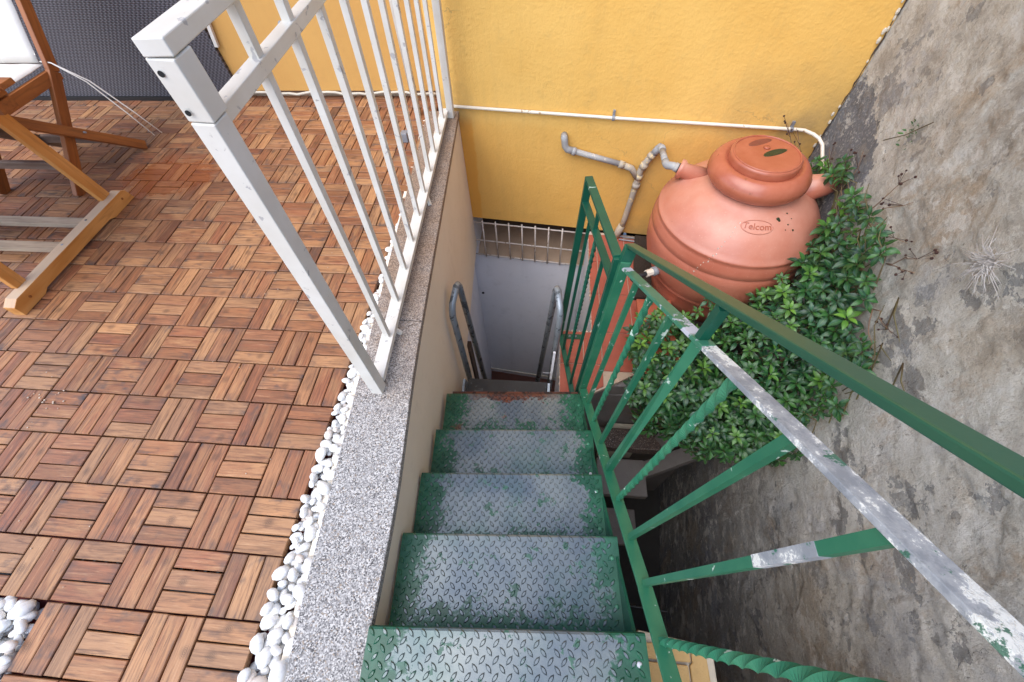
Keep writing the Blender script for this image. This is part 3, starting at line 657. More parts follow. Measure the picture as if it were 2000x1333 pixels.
# ------------------------------------------------------------------ steel ladder down
ld = thing('steel_ladder', (.5, 1.1, -3.12), 'grey galvanised ladder stairs with two hooped handrails dropping below the treads', 'ladder')
def hoop(far, near, nb, fb):
    far, near = Vector(far), Vector(near); up = Vector((0, 0, .0)); r = .035
    pts = [Vector(fb), far + (Vector(fb) - far).normalized() * .05]
    pts += [far + (Vector(fb) - far).normalized() * .018 + (near - far) * .08, far + (near - far) * .22, near - (near - far) * .22, near + (Vector(nb) - near).normalized() * .018 - (near - far) * .08]
    pts += [near + (Vector(nb) - near).normalized() * .05, Vector(nb)]
    part('handrail', MB().tube(pts, .0165, 12), M['galv'], ld, smooth=True)
hoop((.262, 1.25, -.24), (.24, 1.115, -.31), (.268, 1.06, -1.30), (.30, 1.28, -1.5))
hoop((.748, 1.27, -.27), (.772, 1.135, -.33), (.735, 1.10, -1.30), (.66, 1.32, -1.5))
for x in (.27, .735):
    part('stile', MB().bar((x, .93, -.74), (x, 1.62, -3.12), .012, .07, (0, 1, 0)), M['galv'], ld)
for k in range(9):
    f = k / 9; z = -.80 - 2.32 * f; y = .95 + .69 * f
    part('step', MB().box(.28, y - .055, z - .012, .725, y + .055, z), M['dark_steel'], ld)
part('cable', MB().tube([(.70, 1.055, -.78), (.745, 1.06, -.79), (.75, 1.05, -.95)], .004, 6), M['zinc'], ld)
part('hook', MB().bar((.745, 1.02, -.78), (.755, 1.05, -.55), .012, .012, (0, 1, 0)), M['white_wall'], ld)

# ------------------------------------------------------------------ white railing
wr = thing('white_railing', (.12, 1.3, .03), 'white painted metal railing with square balusters standing on the granite coping', 'railing')
rx = lambda y: .148 - .0395 * (y - .5)
box = lambda y, z: (rx(y) + .031 * z, y, z)
part('end_post', MB().bar(box(.511, .031), box(.508, .938), .038, .038, (.04, 1, 0)), M['white_paint'], wr, bevel=.002)
part('post_head', MB().bar(box(.511, .940), box(.508, 1.024), .041, .041, (.04, 1, 0)), M['white_paint'], wr, bevel=.002)
part('top_rail', MB().bar(box(.4875, 1.036), box(2.24, 1.036), .042, .022), M['white_paint'], wr, bevel=.002)
part('second_rail', MB().bar(box(.53, .93), box(2.22, .93), .028, .024), M['white_paint'], wr, bevel=.0015)
part('base_rail', MB().bar(box(.531, .064), box(2.24, .064), .044, .022), M['white_paint'], wr, bevel=.0015)
part('wall_post', MB().bar((rx(2.24) + .035, 2.235, .031), (rx(2.24) + .065, 2.235, 1.04), .036, .036, (.04, 1, 0)), M['white_paint'], wr, bevel=.002)
for k in range(10):
    y = .700 + k * .160
    part('baluster', MB().bar(box(y, .072), box(y, 1.03), .0185, .0185, (.04, 1, 0)), M['white_paint'], wr, bevel=.001)
for z in (1.006, .955):
    part('bolt_hole', MB().tube([(rx(.5) + .020, .4872, z), (rx(.5) + .020, .4864, z)], .0042, 12), M['hole'], wr)
for y in (1.50, .74): part('support_foot', MB().bar((rx(y) + .012, y + .0, .062), (rx(y) + .033, y - .04 if y > 1 else y, .031), .013, .013, (0, 1, 0)), M['white_paint'], wr)
for z in (.93,): part('bolt', MB().ball((rx(.868) + .010, .862, z + .004), .0065, 8, 5), M['zinc'], wr)
# pole behind the railing
o = part('drain_pole', MB().tube([(-.10, 2.31, .0), (-.10, 2.33, 1.3)], .02, 12), M['white_paint'], None, smooth=True); o['label'] = 'white pole standing on the deck beyond the far end of the white railing'; o['category'] = 'pole'
o = part('drain_clamp', MB().box(-.13, 2.02, .0, -.095, 2.06, .05), M['zinc'], None, bevel=.003); o['label'] = 'small grey metal bracket on the deck beside the far balusters'; o['category'] = 'bracket'

# ------------------------------------------------------------------ deck of snap-together slat squares
deck = bpy.data.objects.new('deck', None); link(deck); deck['kind'] = 'structure'; ORG['deck'] = Vector((0, 0, 0))
def slat_verts(L=.1455, Wd=.0462, H=.019, c=.0017):
    x, y = L / 2, Wd / 2
    vs = [(-x, -y, -H), (x, -y, -H), (x, y, -H), (-x, y, -H), (-x, -y, -c), (x, -y, -c), (x, y, -c), (-x, y, -c), (-x + c, -y + c, 0), (x - c, -y + c, 0), (x - c, y - c, 0), (-x + c, y - c, 0)]
    fs = [(0, 1, 5, 4), (1, 2, 6, 5), (2, 3, 7, 6), (3, 0, 4, 7), (4, 5, 9, 8), (5, 6, 10, 9), (6, 7, 11, 10), (7, 4, 8, 11), (8, 9, 10, 11), (0, 3, 2, 1)]
    return vs, fs
sv, sf = slat_verts(); slat_me = MB().add(sv, sf).mesh('slat', M['deck'])
def in_view(p, m=.04):
    d = Vector(p) - CAM; z = d.dot(F)
    if z <= .05: return False
    return abs(d.dot(RR) / z * 792.4) < 1000 * (1 + m) and abs(d.dot(UU) / z * 792.4) < 667 * (1 + m)
slats = []
for i in range(-22, 0):
    for j in range(-5, 17):
        if i <= -5 and j <= -2: continue
        for k in range(3):
            along_y = (i + j) % 2 == 0
            o_ = (k - 1) * .0498
            cx, cy = (i + .5) * .15, (j + .5) * .15
            if along_y: slats.append((cx + o_, cy, PI / 2))
            else: slats.append((cx, cy + o_, 0))
seen = [s for s in slats if in_view((s[0], s[1], 0))]; seen.sort(key=lambda s: (Vector((s[0], s[1], 0)) - CAM).length)
ind = set(seen[:300]); sb = MB()
for s in slats:
    a = s[2] + rng.choice((0, PI)) + R(rng.uniform(-.5, .5)); dz = rng.uniform(-.0014, .0012); tx = rng.uniform(-.0008, .0008)
    if s in ind:
        o = bpy.data.objects.new('slat', slat_me); link(o, deck); o.location = (s[0] + tx, s[1] + tx, dz); o.rotation_euler = (R(rng.uniform(-.5, .5)), R(rng.uniform(-.2, .2)), a)
    else:
        ca, sa = math.cos(a), math.sin(a)
        sb.add([(s[0] + tx + x * ca - y * sa, s[1] + tx + x * sa + y * ca, z + dz) for x, y, z in sv], sf, list(sv))
part('slats', sb, M['deck'], deck, kind='stuff')
b = MB()
for i in range(-22, 0, 1):
    for j in range(-5, 17):
        if i <= -5 and j <= -2: continue
        x, y = i * .15, j * .15
        for q in range(4): b.box(x + .008 + q * .036, y + .004, -.034, x + .016 + q * .036, y + .146, -.0195); 
        for q in range(4): b.box(x + .004, y + .008 + q * .036, -.03, x + .146, y + .016 + q * .036, -.0205)
part('tile_grid', b, M['black_plastic'], deck, kind='stuff')

cb = MB()
for k in range(60):
    c = (rng.uniform(-1.3, -.1), rng.uniform(-.2, 1.4), .002) if k > 16 else (-1.02 + rng.gauss(0, .07), .40 + rng.gauss(0, .06), .002)
    cb.ball(c, rng.uniform(.001, .0034 if k < 17 else .0022), 5, 3, (1.3, 1, .7))
o = part('crumbs', cb, M['mortar'], None, kind='stuff'); o['label'] = 'pale crumbs and grit scattered on the wooden deck'; o['category'] = 'crumbs'

# ------------------------------------------------------------------ pebbles
def pebble_mesh(seed, rad=1.):
    r = random.Random(seed); b = MB(); vs = []; fs = []; n, m = 10, 6
    off = Vector((r.uniform(0, 50),) * 3)
    for k in range(m + 1):
        th = PI * k / m
        for i in range(n):
            ph = 2 * PI * i / n; d = Vector((math.sin(th) * math.cos(ph), math.sin(th) * math.sin(ph), math.cos(th)))
            s = 1 + .22 * noise.noise(d * .9 + off) + .06 * noise.noise(d * 2.5 + off); e = Vector((d.x * 1.0, d.y * r.uniform(.70, .70), d.z * .52)) * s
            vs.append(e)
    for k in range(m):
        for i in range(n): j = (i + 1) % n; fs.append((k * n + i, k * n + n + i, k * n + n + j, k * n + j))
    return vs, fs
PV = [pebble_mesh(s) for s in range(14)]
PM = [MB().add(v_, f_).mesh('pebble', M['pebble'], smooth=True) for v_, f_ in PV]
bed = bpy.data.objects.new('pebble_bed', None); link(bed); bed['kind'] = 'structure'
peb = []
def scatter(fn, y0, y1, x0, x1, n, zlo, zhi, rmin, rmax, sep):
    out = []
    for _ in range(n):
        y = rng.uniform(y0, y1); x = rng.uniform(x0, x1)
        if not fn(x, y): continue
        r = rng.uniform(rmin, rmax) * (1.35 if y < .0 else 1.15 if y < .3 else 1)
        if any((x - a) ** 2 + (y - c) ** 2 < (sep * (r + d)) ** 2 for a, c, _, d in out): continue
        out.append((x, y, rng.uniform(zlo, zhi), r))
    return out
strip = lambda x, y: .010 < x < cl(y) + .001
corner = lambda x, y: x < -.612 and y < -.162
for fn, Y0, Y1, X0, X1 in ((strip, -.7, 1.75, 0, .14), (corner, -.7, -.15, -1.4, -.6)):
    peb += scatter(fn, Y0, Y1, X0, X1, 9000, -.032, -.024, .010, .015, .62)
    peb += scatter(fn, Y0, Y1, X0, X1, 9000, -.012, -.002, .008, .020, .66)
    peb += scatter(fn, Y0, Y1, X0, X1, 2500, .004, .013, .009, .020, .80)
vis = sorted([p for p in peb if in_view(p[:3]) and p[2] > -.028], key=lambda p: (Vector(p[:3]) - CAM).length - p[3] * 14)[:300]
vset = set(vis); pb = MB()
for p in peb:
    k = rng.randrange(14); e = Matrix.Rotation(rng.uniform(0, 6.28), 3, 'Z') @ Matrix.Rotation(R(rng.uniform(-22, 22)), 3, 'X') @ Matrix.Rotation(R(rng.uniform(-22, 22)), 3, 'Y')
    sc = p[3] * rng.uniform(.95, 1.25)
    if p in vset:
        o = bpy.data.objects.new('pebble', PM[k]); link(o, bed); o.location = p[:3]; o.rotation_euler = e.to_euler(); o.scale = (sc,) * 3
    else: pb.add([Vector(p[:3]) + e @ (v_ * sc) for v_ in PV[k][0]], PV[k][1])
part('pebbles', pb, M['pebble'], bed, smooth=True, kind='stuff')

# ------------------------------------------------------------------ woven screen
rs = thing('woven_screen', (-2, 2.5, 0), 'dark grey woven resin screen standing along the back edge of the deck', 'screen')
part('weave', MB().box(-4.5, 2.478, .012, -1.262, 2.498, 1.6), M['rattan'], rs)
part('bottom_frame', MB().box(-4.5, 2.466, .0, -1.262, 2.4995, .022), M['black_plastic'], rs)
part('edge_strip', MB().bar((-1.248, 2.484, .29), (-1.07, 2.484, 1.2), .02, .018, (0, 1, 0)), M['white_paint'], rs)

# ------------------------------------------------------------------ folding chair
ch = thing('folding_chair', (-1.85, 1.7, 0), 'folding teak chair with a cream canvas cushion at the far left of the deck', 'chair')
def stile(xp):
    p0, p1, p2 = Vector((xp[0], 1.515, 0)), Vector((xp[1], 1.86, .43)), Vector((xp[2], 2.12, .95))
    part('back_stile', MB().bar(p0, p1, .024, .052, (0, 1, 0)).bar(p1, p2, .024, .048, (0, 1, 0)), M['chair_wood'], ch, bevel=.003)
stile((-1.70, -1.655, -1.62)); stile((-2.13, -2.10, -2.07))
part('front_leg', MB().bar((-1.60, 1.95, .012), (-1.70, 1.49, .41), .024, .046, (0, 1, 0)), M['chair_wood'], ch, bevel=.003)
part('front_leg', MB().bar((-2.06, 1.95, .012), (-2.12, 1.49, .41), .024, .046, (0, 1, 0)), M['chair_wood_grey'], ch, bevel=.003)
part('stretcher', MB().bar((-1.70, 1.60, .115), (-2.12, 1.60, .115), .022, .038), M['chair_wood_grey'], ch, bevel=.002)
part('stretcher', MB().bar((-1.62, 1.86, .10), (-2.08, 1.86, .10), .022, .038), M['chair_wood_grey'], ch, bevel=.002)
part('seat_rail', MB().bar((-1.665, 1.88, .415), (-1.675, 1.44, .415), .024, .05), M['chair_wood'], ch, bevel=.002)
part('seat_rail', MB().bar((-2.11, 1.88, .415), (-2.11, 1.44, .415), .024, .05), M['chair_wood'], ch, bevel=.002)
part('top_rail', MB().bar((-1.62, 2.10, .92), (-2.07, 2.10, .92), .022, .07), M['chair_wood'], ch, bevel=.002)
def pad(pts_fn, nu=14, nv=14, th=.022):
    vs = []; fs = []
    for s in (1, -1):
        for i in range(nu + 1):
            for j in range(nv + 1):
                u, v_ = i / nu, j / nv; e = (min(u, 1 - u, .12) / .12) ** .5 * (min(v_, 1 - v_, .12) / .12) ** .5
                P_, Nn = pts_fn(u, v_); w_ = .0025 * noise.noise(Vector((u * 7, v_ * 7, s)))
                vs.append(P_ + Nn * (s * (th * .5 * e + .001) + w_))
    o = (nu + 1) * (nv + 1)
    for i in range(nu):
        for j in range(nv):
            a = i * (nv + 1) + j; fs.append((a, a + 1, a + nv + 2, a + nv + 1)); fs.append((o + a, o + a + nv + 1, o + a + nv + 2, o + a + 1))
    for i in range(nu):
        for j in (0, nv): a = i * (nv + 1) + j; q = (a, a + nv + 1, o + a + nv + 1, o + a); fs.append(q if j == 0 else q[::-1])
    for j in range(nv):
        for i in (0, nu): a = i * (nv + 1) + j; q = (a, o + a, o + a + 1, a + 1); fs.append(q if i == 0 else q[::-1])
    return MB().add(vs, fs)
def seatp(u, v_): return Vector((-2.09 + .415 * u, 1.43 + .445 * v_ - .0, .458 - .012 * math.sin(PI * u) * math.sin(PI * v_))), Vector((0, 0, 1))
def backp(u, v_): return Vector((-2.085 + (.405 + .03 * v_) * u, 1.853 + .245 * v_, .468 + .49 * v_)), Vector((0, -.9, .44))
part('seat_cushion', pad(seatp), M['cushion'], ch, smooth=True)
part('back_cushion', pad(backp), M['cushion'], ch, smooth=True)
for k, (dx, dy) in enumerate(((.20, .03), (.235, .055))):
    pts = [Vector((-1.68, 1.86, .47)), Vector((-1.63, 1.86, .465)), Vector((-1.60 + dx * .3, 1.86 + dy * .3, .38)), Vector((-1.60 + dx * .65, 1.86 + dy * .7, .22)), Vector((-1.60 + dx * .8, 1.87 + dy, .10))]
    part('tie_cord', MB().tube(pts, .0028, 6), M['cushion'], ch, smooth=True)
part('pivot_bolt', MB().tube([(-1.635, 1.74, .205), (-1.625, 1.74, .205)], .005, 8), M['zinc'], ch)

# ------------------------------------------------------------------ folding table
tb = thing('folding_table', (-1.6, 1.15, 0), 'folding wooden table whose light trestle foot rests on the deck at the left edge', 'table')
# foot beam with cut away underside
def foot_beam(x, mat, mat2):
    prof = [(.765, .0), (.88, .0), (.905, .012), (1.33, .012), (1.36, .0), (1.515, .0), (1.50, .05), (1.48, .062), (.80, .062), (.765, .045)]
    n = len(prof); w = .052
    vs = [(x - w / 2, y, z) for y, z in prof] + [(x + w / 2, y, z) for y, z in prof]
    lp = [(y, -w / 2, z) for y, z in prof] + [(y, w / 2, z) for y, z in prof]
    fs = [tuple(range(n)), tuple(range(n, 2 * n))[::-1]] + [(i, i + n, (i + 1) % n + n, (i + 1) % n) for i in range(n)]
    return part('foot_beam', MB().add(vs, fs, lp), mat, tb, bevel=.002)
foot_beam(-1.425, M['foot'], None); foot_beam(-2.25, M['foot'], None)
for y in (1.265, 1.105): part('shelf_slat', MB().bar((-1.452, y, .045), (-2.22, y, .045), .046, .022), M['table_grey'], tb, bevel=.002)
part('brace', MB().bar((-1.88, 1.20, .055), (-1.99, 1.12, .055), .03, .02), M['table_wood'], tb)
for x in (-1.45, -2.22):
    part('leg', MB().bar((x, 1.43, .060), (x - .02, 1.36, .57), .028, .055, (0, 1, 0)), M['table_wood'], tb, bevel=.003)
    part('leg', MB().bar((x, .875, .060), (x - .02, .90, .57), .028, .05, (0, 1, 0)), M['table_wood'], tb, bevel=.003)
for k in range(9):
    part('top_slat', MB().bar((-1.225, .80 + k * .066, .615), (-2.35, .80 + k * .066, .625), .058, .018), M['chair_wood'], tb, bevel=.002)
part('top_rail', MB().box(-1.33, .78, .572, -1.29, 1.35, .605), M['chair_wood'], tb, bevel=.002)
part('hinge_block', MB().box(-1.35, 1.27, .535, -1.28, 1.34, .571), M['chair_wood'], tb, bevel=.002)
for y, z in ((1.455, .035), (.835, .035)): part('peg', MB().tube([(-1.3985, y, z), (-1.3965, y, z)], .0055, 10), M['chair_wood'], tb)
for y in (1.265, 1.105): part('screw', MB().lathe([(.005, .0015), (.006, 0)], (-1.43, y, .0622), 8), M['zinc'], tb)

# ------------------------------------------------------------------ water jar
JC = (1.653, 1.715, 0)
jr = thing('water_jar', (1.653, 1.715, LZ), 'big round terracotta coloured plastic water jar with a domed lid in the corner', 'water tank')
JP = [(.12, .02), (.19, .015), (.205, .0), (.25, -.02), (.30, -.052), (.34, -.09), (.372, -.135), (.385, -.155), (.391, -.160), (.394, -.168), (.389, -.177), (.394, -.19), (.403, -.22), (.4055, -.246), (.4015, -.252), (.4015, -.257), (.406, -.263), (.407, -.31), (.402, -.38), (.385, -.45), (.352, -.515), (.340, -.535), (.342, -.545), (.334, -.555), (.305, -.65), (.285, -.77)]
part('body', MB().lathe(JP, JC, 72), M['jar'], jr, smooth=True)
part('neck_ring', MB().lathe([(.150, .112), (.157, .113), (.163, .119), (.176, .122), (.194, .116), (.212, .096), (.223, .075), (.224, .052), (.214, .032), (.198, .018), (.188, .012)], JC, 64), M['lid'], jr, smooth=True)
part('lid', MB().lathe([(.02, .149), (.10, .1495), (.132, .150), (.146, .149), (.1515, .144), (.1528, .135), (.153, .115), (.1532, .110)], JC, 64), M['lid'], jr, smooth=True)
def slot(c, ang, mat, nm='handle_recess', L=.056, Wd=.017):
    vs = []; n = 20
    for s, h in ((1.12, .1495), (1.0, .1512), (.8, .1502)):
        for i in range(n):
            t = 2 * PI * i / n; a, e = math.cos(t) * L * s, math.sin(t) * Wd * s * (1.25 if math.sin(t) > 0 else .8)
            vs.append((JC[0] + c[0] + a * math.cos(ang) - e * math.sin(ang), JC[1] + c[1] + a * math.sin(ang) + e * math.cos(ang), h))
    fs = [(r_ * n + i, r_ * n + (i + 1) % n, r_ * n + n + (i + 1) % n, r_ * n + n + i) for r_ in range(2) for i in range(n)] + [tuple(range(2 * n, 3 * n))]
    part(nm, MB().add(vs, fs), mat, jr, smooth=True)
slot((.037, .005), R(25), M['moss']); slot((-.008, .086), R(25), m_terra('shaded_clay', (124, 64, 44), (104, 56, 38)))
part('lid_rim', MB().tube([(JC[0] + .141 * math.cos(2 * PI * k / 64), JC[1] + .141 * math.sin(2 * PI * k / 64), .1502) for k in range(65)], .0042, 8, False), M['lid'], jr, smooth=True)
part('centre_cap', MB().lathe([(.001, .1555), (.012, .1545), (.015, .1502)], (JC[0] + .010, JC[1] + .045, 0), 16), M['lid'], jr, smooth=True)
def spout(az, r0, r1, z0, z1, rad, collar=True):
    d = Vector((math.cos(az), math.sin(az), 0)); c = Vector(JC)
    p0, p1 = c + d * r0 + Vector((0, 0, z0)), c + d * r1 + Vector((0, 0, z1)); t = (p1 - p0).normalized()
    pts = [p0, p1 - t * .03] + ([p1 - t * .018, p1] if collar else [p1]); rr_ = [rad * 1.5, rad] + ([rad * 1.3, rad * 1.3] if collar else [rad * .8])
    part('spout', MB().tube(pts, rr_, 24), M['jar'], jr, smooth=True); return p1, t
sp1, spt = spout(R(156), .20, .345, -.045, -.022, .036)
spout(R(2), .20, .375, -.05, -.005, .05, False)
tz = -.445; ta = R(-155); td = Vector((math.cos(ta), math.sin(ta), 0)); tc = Vector(JC) + td * .37 + Vector((0, 0, tz))
part('tap_collar', MB().tube([tc, tc + td * .045], .026, 16), M['zinc'], jr, smooth=True)
part('tap_union', MB().tube([tc + td * .04, tc + td * .085], .02, 8), M['pipe_white'], jr)
part('tap', MB().tube([tc + td * .08, tc + td * .15, tc + td * .17 + Vector((0, 0, -.02))], .014, 10), M['dark_steel'], jr, smooth=True)
# maker's oval emblem, pressed into the shoulder
def jar_surf(az, s, h):
    r = .275 - s * .86; z = None
    for (ra, za), (rb, zb) in zip(JP, JP[1:]):
        if ra <= r <= rb: z = za + (zb - za) * (r - ra) / (rb - ra); break
    return Vector((JC[0] + (r + h * .5) * math.cos(az), JC[1] + (r + h * .5) * math.sin(az), z + h * .86 + .0018))
AZ0 = R(-95.5)
pts = [jar_surf(AZ0 + .068 * math.cos(t) / .275, .031 * math.sin(t), .000) for t in [2 * PI * k / 48 for k in range(49)]]
part('emblem_ring', MB().tube(pts, .0022, 6, False), M['jar'], jr, smooth=True)
cu = bpy.data.curves.new('emblem_text', 'FONT'); cu.body = 'Telcom'; cu.size = .040; cu.align_x = 'CENTER'; cu.extrude = .0012; cu.resolution_u = 3
to = bpy.data.objects.new('tmp_text', cu); COL.objects.link(to); bpy.context.view_layer.update()
tm = bpy.data.meshes.new_from_object(to.evaluated_get(bpy.context.evaluated_depsgraph_get())); bpy.data.objects.remove(to)
b = MB().add([jar_surf(AZ0 + v_.co.x / .275, v_.co.y - .012, v_.co.z + .0008) for v_ in tm.vertices], [tuple(p_.vertices) for p_ in tm.polygons])
part('emblem_lettering', b, M['lid'], jr)

fb = MB()
for k in range(16):
    z = -.03 - .016 * k + rng.uniform(-.004, .004); rr_ = next((ra + (rb - ra) * (za - z) / (za - zb) for (ra, za), (rb, zb) in zip(JP, JP[1:]) if zb <= z <= za), .3); az = R(-112 - k * .9 + rng.uniform(-1, 1))
    fb.ball((JC[0] + rr_ * math.cos(az), JC[1] + rr_ * math.sin(az), z + .001), rng.uniform(.0015, .0035), 6, 4, (1, 1, 1.4))
part('pale_drips', fb, M['cream'], jr, kind='stuff')
fb = MB()
for az, s_, q in ((-75, .034, .008), (-74, .026, .006), (-62, .05, .004), (-60, .02, .003), (-66, .0, .004), (-63, -.03, .005), (-70, -.02, .003)):
    fb.ball(jar_surf(R(az), s_, -.002), q, 8, 5)
part('dirt_specks', fb, M['moss'], jr, kind='stuff')

# ------------------------------------------------------------------ grey drain pipes on the yellow wall
gp = thing('grey_drain_pipe', (1.2, 2.1, -.7), 'grey plastic drain pipe branching on the yellow wall and joining the jar spout', 'pipe')
wp = lambda x, z, o=.028: Vector((x, YW(x, o), z))
def pipe(pts, r, mat='pvc', nm='pipe'): return part(nm, MB().tube(pts, r, 14), M[mat], gp, smooth=True)
def sock(a, c, r, mat='pvc', nm='collar'): return part(nm, MB().tube([a, c], r, 14), M[mat], gp, smooth=True)
pipe([wp(.762, -.075, 0), wp(.762, -.075, .03), wp(.765, -.09), wp(.77, -.125), wp(.785, -.145), wp(.82, -.152)], .020, nm='elbow')
sock(wp(.815, -.152), wp(.835, -.157), .023)
pipe([wp(.82, -.152), wp(1.11, -.213)], .0165)
sock(wp(1.095, -.21), wp(1.125, -.218), .022, 'pvc_old')
pipe([wp(1.12, -.217), wp(1.17, -.232), wp(1.215, -.29)], .0185, 'pvc_old', 'branch')
pipe([wp(1.195, -.68), wp(1.203, -.60), wp(1.222, -.32), wp(1.226, -.24), wp(1.25, -.175), wp(1.285, -.115)], .019, 'pvc_old', 'riser')
sock(wp(1.222, -.33), wp(1.2215, -.36), .0235, 'pvc_old'); sock(wp(1.232, -.225), wp(1.243, -.195), .0235, 'pvc_old'); sock(wp(1.258, -.155), wp(1.27, -.136), .0225, 'pvc_old'); sock(wp(1.2245, -.30), wp(1.2253, -.27), .0225, 'pvc_old')
e1 = wp(1.30, -.088); c1 = Vector((1.285, 1.90, -.035)); c2 = sp1 + spt * .03
pipe([wp(1.275, -.13), wp(1.29, -.10), e1, wp(1.304, -.082, .05), wp(1.302, -.078, .08)], .0205, nm='elbow')
pipe([wp(1.302, -.08, .07), c1 + Vector((0, .03, 0))], .0165)
pipe([c1 + Vector((0, .035, 0)), c1 + Vector((.002, .01, 0)), c1.lerp(c2, .25), c2, sp1 - spt * .01], .0195, nm='elbow')
sock(sp1 + spt * .0, sp1 + spt * .022, .0225); sock(sp1 - spt * .004, sp1 + spt * .004, .026, 'wire', 'seal')
pipe([wp(1.195, -.66), wp(1.18, -.72), wp(1.172, -.765)], .024, 'pvc_old', 'foot_joint')
for k in range(2):
    o = part('cable', MB().tube([(1.19, YW(1.19, .03 + k * .03), LZ + .012), (1.35, YW(1.35, .03 + k * .035), LZ + .010), (1.62, YW(1.62, .04), LZ + .010)], .005, 8), M['zinc'], None, smooth=True)
    o['label'] = ['thin grey cable tight along the foot of the yellow wall', 'thin grey cable lying a little off the foot of the yellow wall'][k]; o['category'] = 'cable'
wpi = thing('white_water_pipe', (1, 2.2, .04), 'thin white water pipe running level across the yellow wall and bending down by the jar', 'pipe')
pts = [wp(.10, .055, .016), wp(1.02, .048, .016), wp(1.94, .050, .016), wp(1.975, .050, .018)] + [Vector((2.01, 2.055, .048)), Vector((2.035, 2.03, .040)), Vector((2.05, 2.00, .025)), Vector((2.055, 1.97, .0)), Vector((2.055, 1.92, -.03)), Vector((2.05, 1.86, -.06)), Vector((2.04, 1.82, -.12)), Vector((2.03, 1.80, -.2))]
part('pipe', MB().tube(pts, .0085, 12), M['pipe_white'], wpi, smooth=True)
for x in (1.02, 1.915): part('clip', MB().tube([wp(x - .008, .048, .016), wp(x + .008, .048, .016)], .0125, 10).box(x - .006, YW(x, .012), .03, x + .006, YW(x, -.001), .085), M['zinc'], wpi)

# ------------------------------------------------------------------ planter
pn = thing('planter_trough', (1.35, 1.3, LZ), 'terracotta planter trough on the tiles half hidden by the green creeper', 'planter')
x0, x1, y0, y1, z1 = 1.245, 1.42, 1.02, 1.50, LZ + .10
b = MB(); b.box(x0, y0, LZ + .001, x0 + .02, y1, z1).box(x1 - .02, y0, LZ + .001, x1, y1, z1).box(x0 + .02, y0, LZ + .001, x1 - .02, y0 + .02, z1).box(x0 + .02, y1 - .02, LZ + .001, x1 - .02, y1, z1)
part('trough', b, M['planter'], pn, bevel=.003)
part('rim', MB().box(x0 - .012, y0 - .012, z1 + .0005, x1 + .012, y1 + .012, z1 + .022), M['planter'], pn, bevel=.004)
part('soil', MB().box(x0 + .021, y0 + .021, LZ + .002, x1 - .021, y1 - .021, z1 - .01), M['soil'], pn)
struct('soil_patch', MB().prism([(1.48, 1.08), (1.88, 1.07), (1.96, 2.08), (1.3, 2.16), (1.24, 1.6), (1.48, 1.6)], LZ + .002, LZ + .03), M['soil'])

# ------------------------------------------------------------------ creeper
def inpoly(x, y, P):
    c = False; n = len(P)
    for i in range(n):
        (xa, ya), (xb, yb) = P[i], P[(i + 1) % n]
        if (ya > y) != (yb > y) and x < (xb - xa) * (y - ya) / (yb - ya) + xa: c = not c
    return c
ss = lambda a, c, x: (lambda t: t * t * (3 - 2 * t))(max(0, min(1, (x - a) / (c - a))))
PL = [(1.20, 1.34), (1.15, .86), (1.25, .80), (1.48, .64), (1.76, .62), (1.90, .70), (1.92, .95), (1.99, 1.4), (2.05, 1.88), (1.99, 1.88), (1.95, 1.62), (1.86, 1.42), (1.66, 1.34), (1.42, 1.33)]
def hsurf(x, y): return -.60 + .07 * ss(1.52, 1.30, x) + .60 * ss(1.52, 1.95, x) * ss(.68, 1.05, y) + .05 * noise.noise(Vector((x * 6, y * 6, 3)))
rosettes = []
def free(p, d):
    return all((p - q[0]).length_squared > d * d for q in rosettes)
jar_ok = lambda p: (Vector((p.x - JC[0], p.y - JC[1])).length > (.435 if p.x < 1.9 else .375) or p.z > .05)
for layer, (n, dmin, depth) in enumerate(((9000, .068, -.02), (6000, .056, .045), (4000, .055, .11))):
    for _ in range(n):
        x, y = rng.uniform(1.12, 2.07), rng.uniform(.58, 1.92)
        if not inpoly(x, y, PL): continue
        if noise.noise(Vector((x * 6, y * 6, 9))) < -.26 and layer < 2: continue
        p = Vector((x, y, hsurf(x, y) - depth - rng.uniform(0, .03)))
        if x > CW(y) - .03: p.x = CW(y) - .03
        if not jar_ok(p) or not free(p, dmin): continue
        up = Vector((-.35 * ss(1.5, 1.95, x) + rng.uniform(-.35, .35), -.25 + rng.uniform(-.3, .3), 1)).normalized()
        rosettes.append((p, up, rng.uniform(.75, 1.2) * (1 if layer == 0 else 1.05), layer))
# sprays on the wall face and hanging over the front
WPOLY = [(1.95, -.02), (1.85, .06), (1.70, .13), (1.50, .10), (1.36, .16), (1.12, .16), (1.06, .04), (.97, -.08), (.76, -.06), (.66, -.20), (.74, -.5), (.69, -.78), (1.0, -.75), (1.1, -.4), (1.5, -.2), (1.8, -.25)]
for _ in range(4200):
    y, z = rng.uniform(.6, 1.95), rng.uniform(-.85, .22)
    if not inpoly(y, z, WPOLY) or noise.noise(Vector((y * 7, z * 7, 31))) < -.3: continue
    p = Vector((CW(y) - rng.uniform(.03, .08), y, z))
    if not jar_ok(p) or not free(p, .052): continue
    rosettes.append((p, Vector((-.9, rng.uniform(-.5, .2), .7)).normalized(), rng.uniform(.7, 1.05), 1))
for _ in range(2600):
    x = rng.uniform(1.22, 1.9); y = rng.uniform(.60, .98); z = rng.uniform(-.92, -.6)
    if y < .60 + max(0, 1.5 - x) * .55 + (-.6 - z) * .25: continue
    p = Vector((x, y, z))
    if not free(p, .055): continue
    rosettes.append((p, Vector((rng.uniform(-.3, .3), -.8, .55)).normalized(), rng.uniform(.7, 1.05), 1))
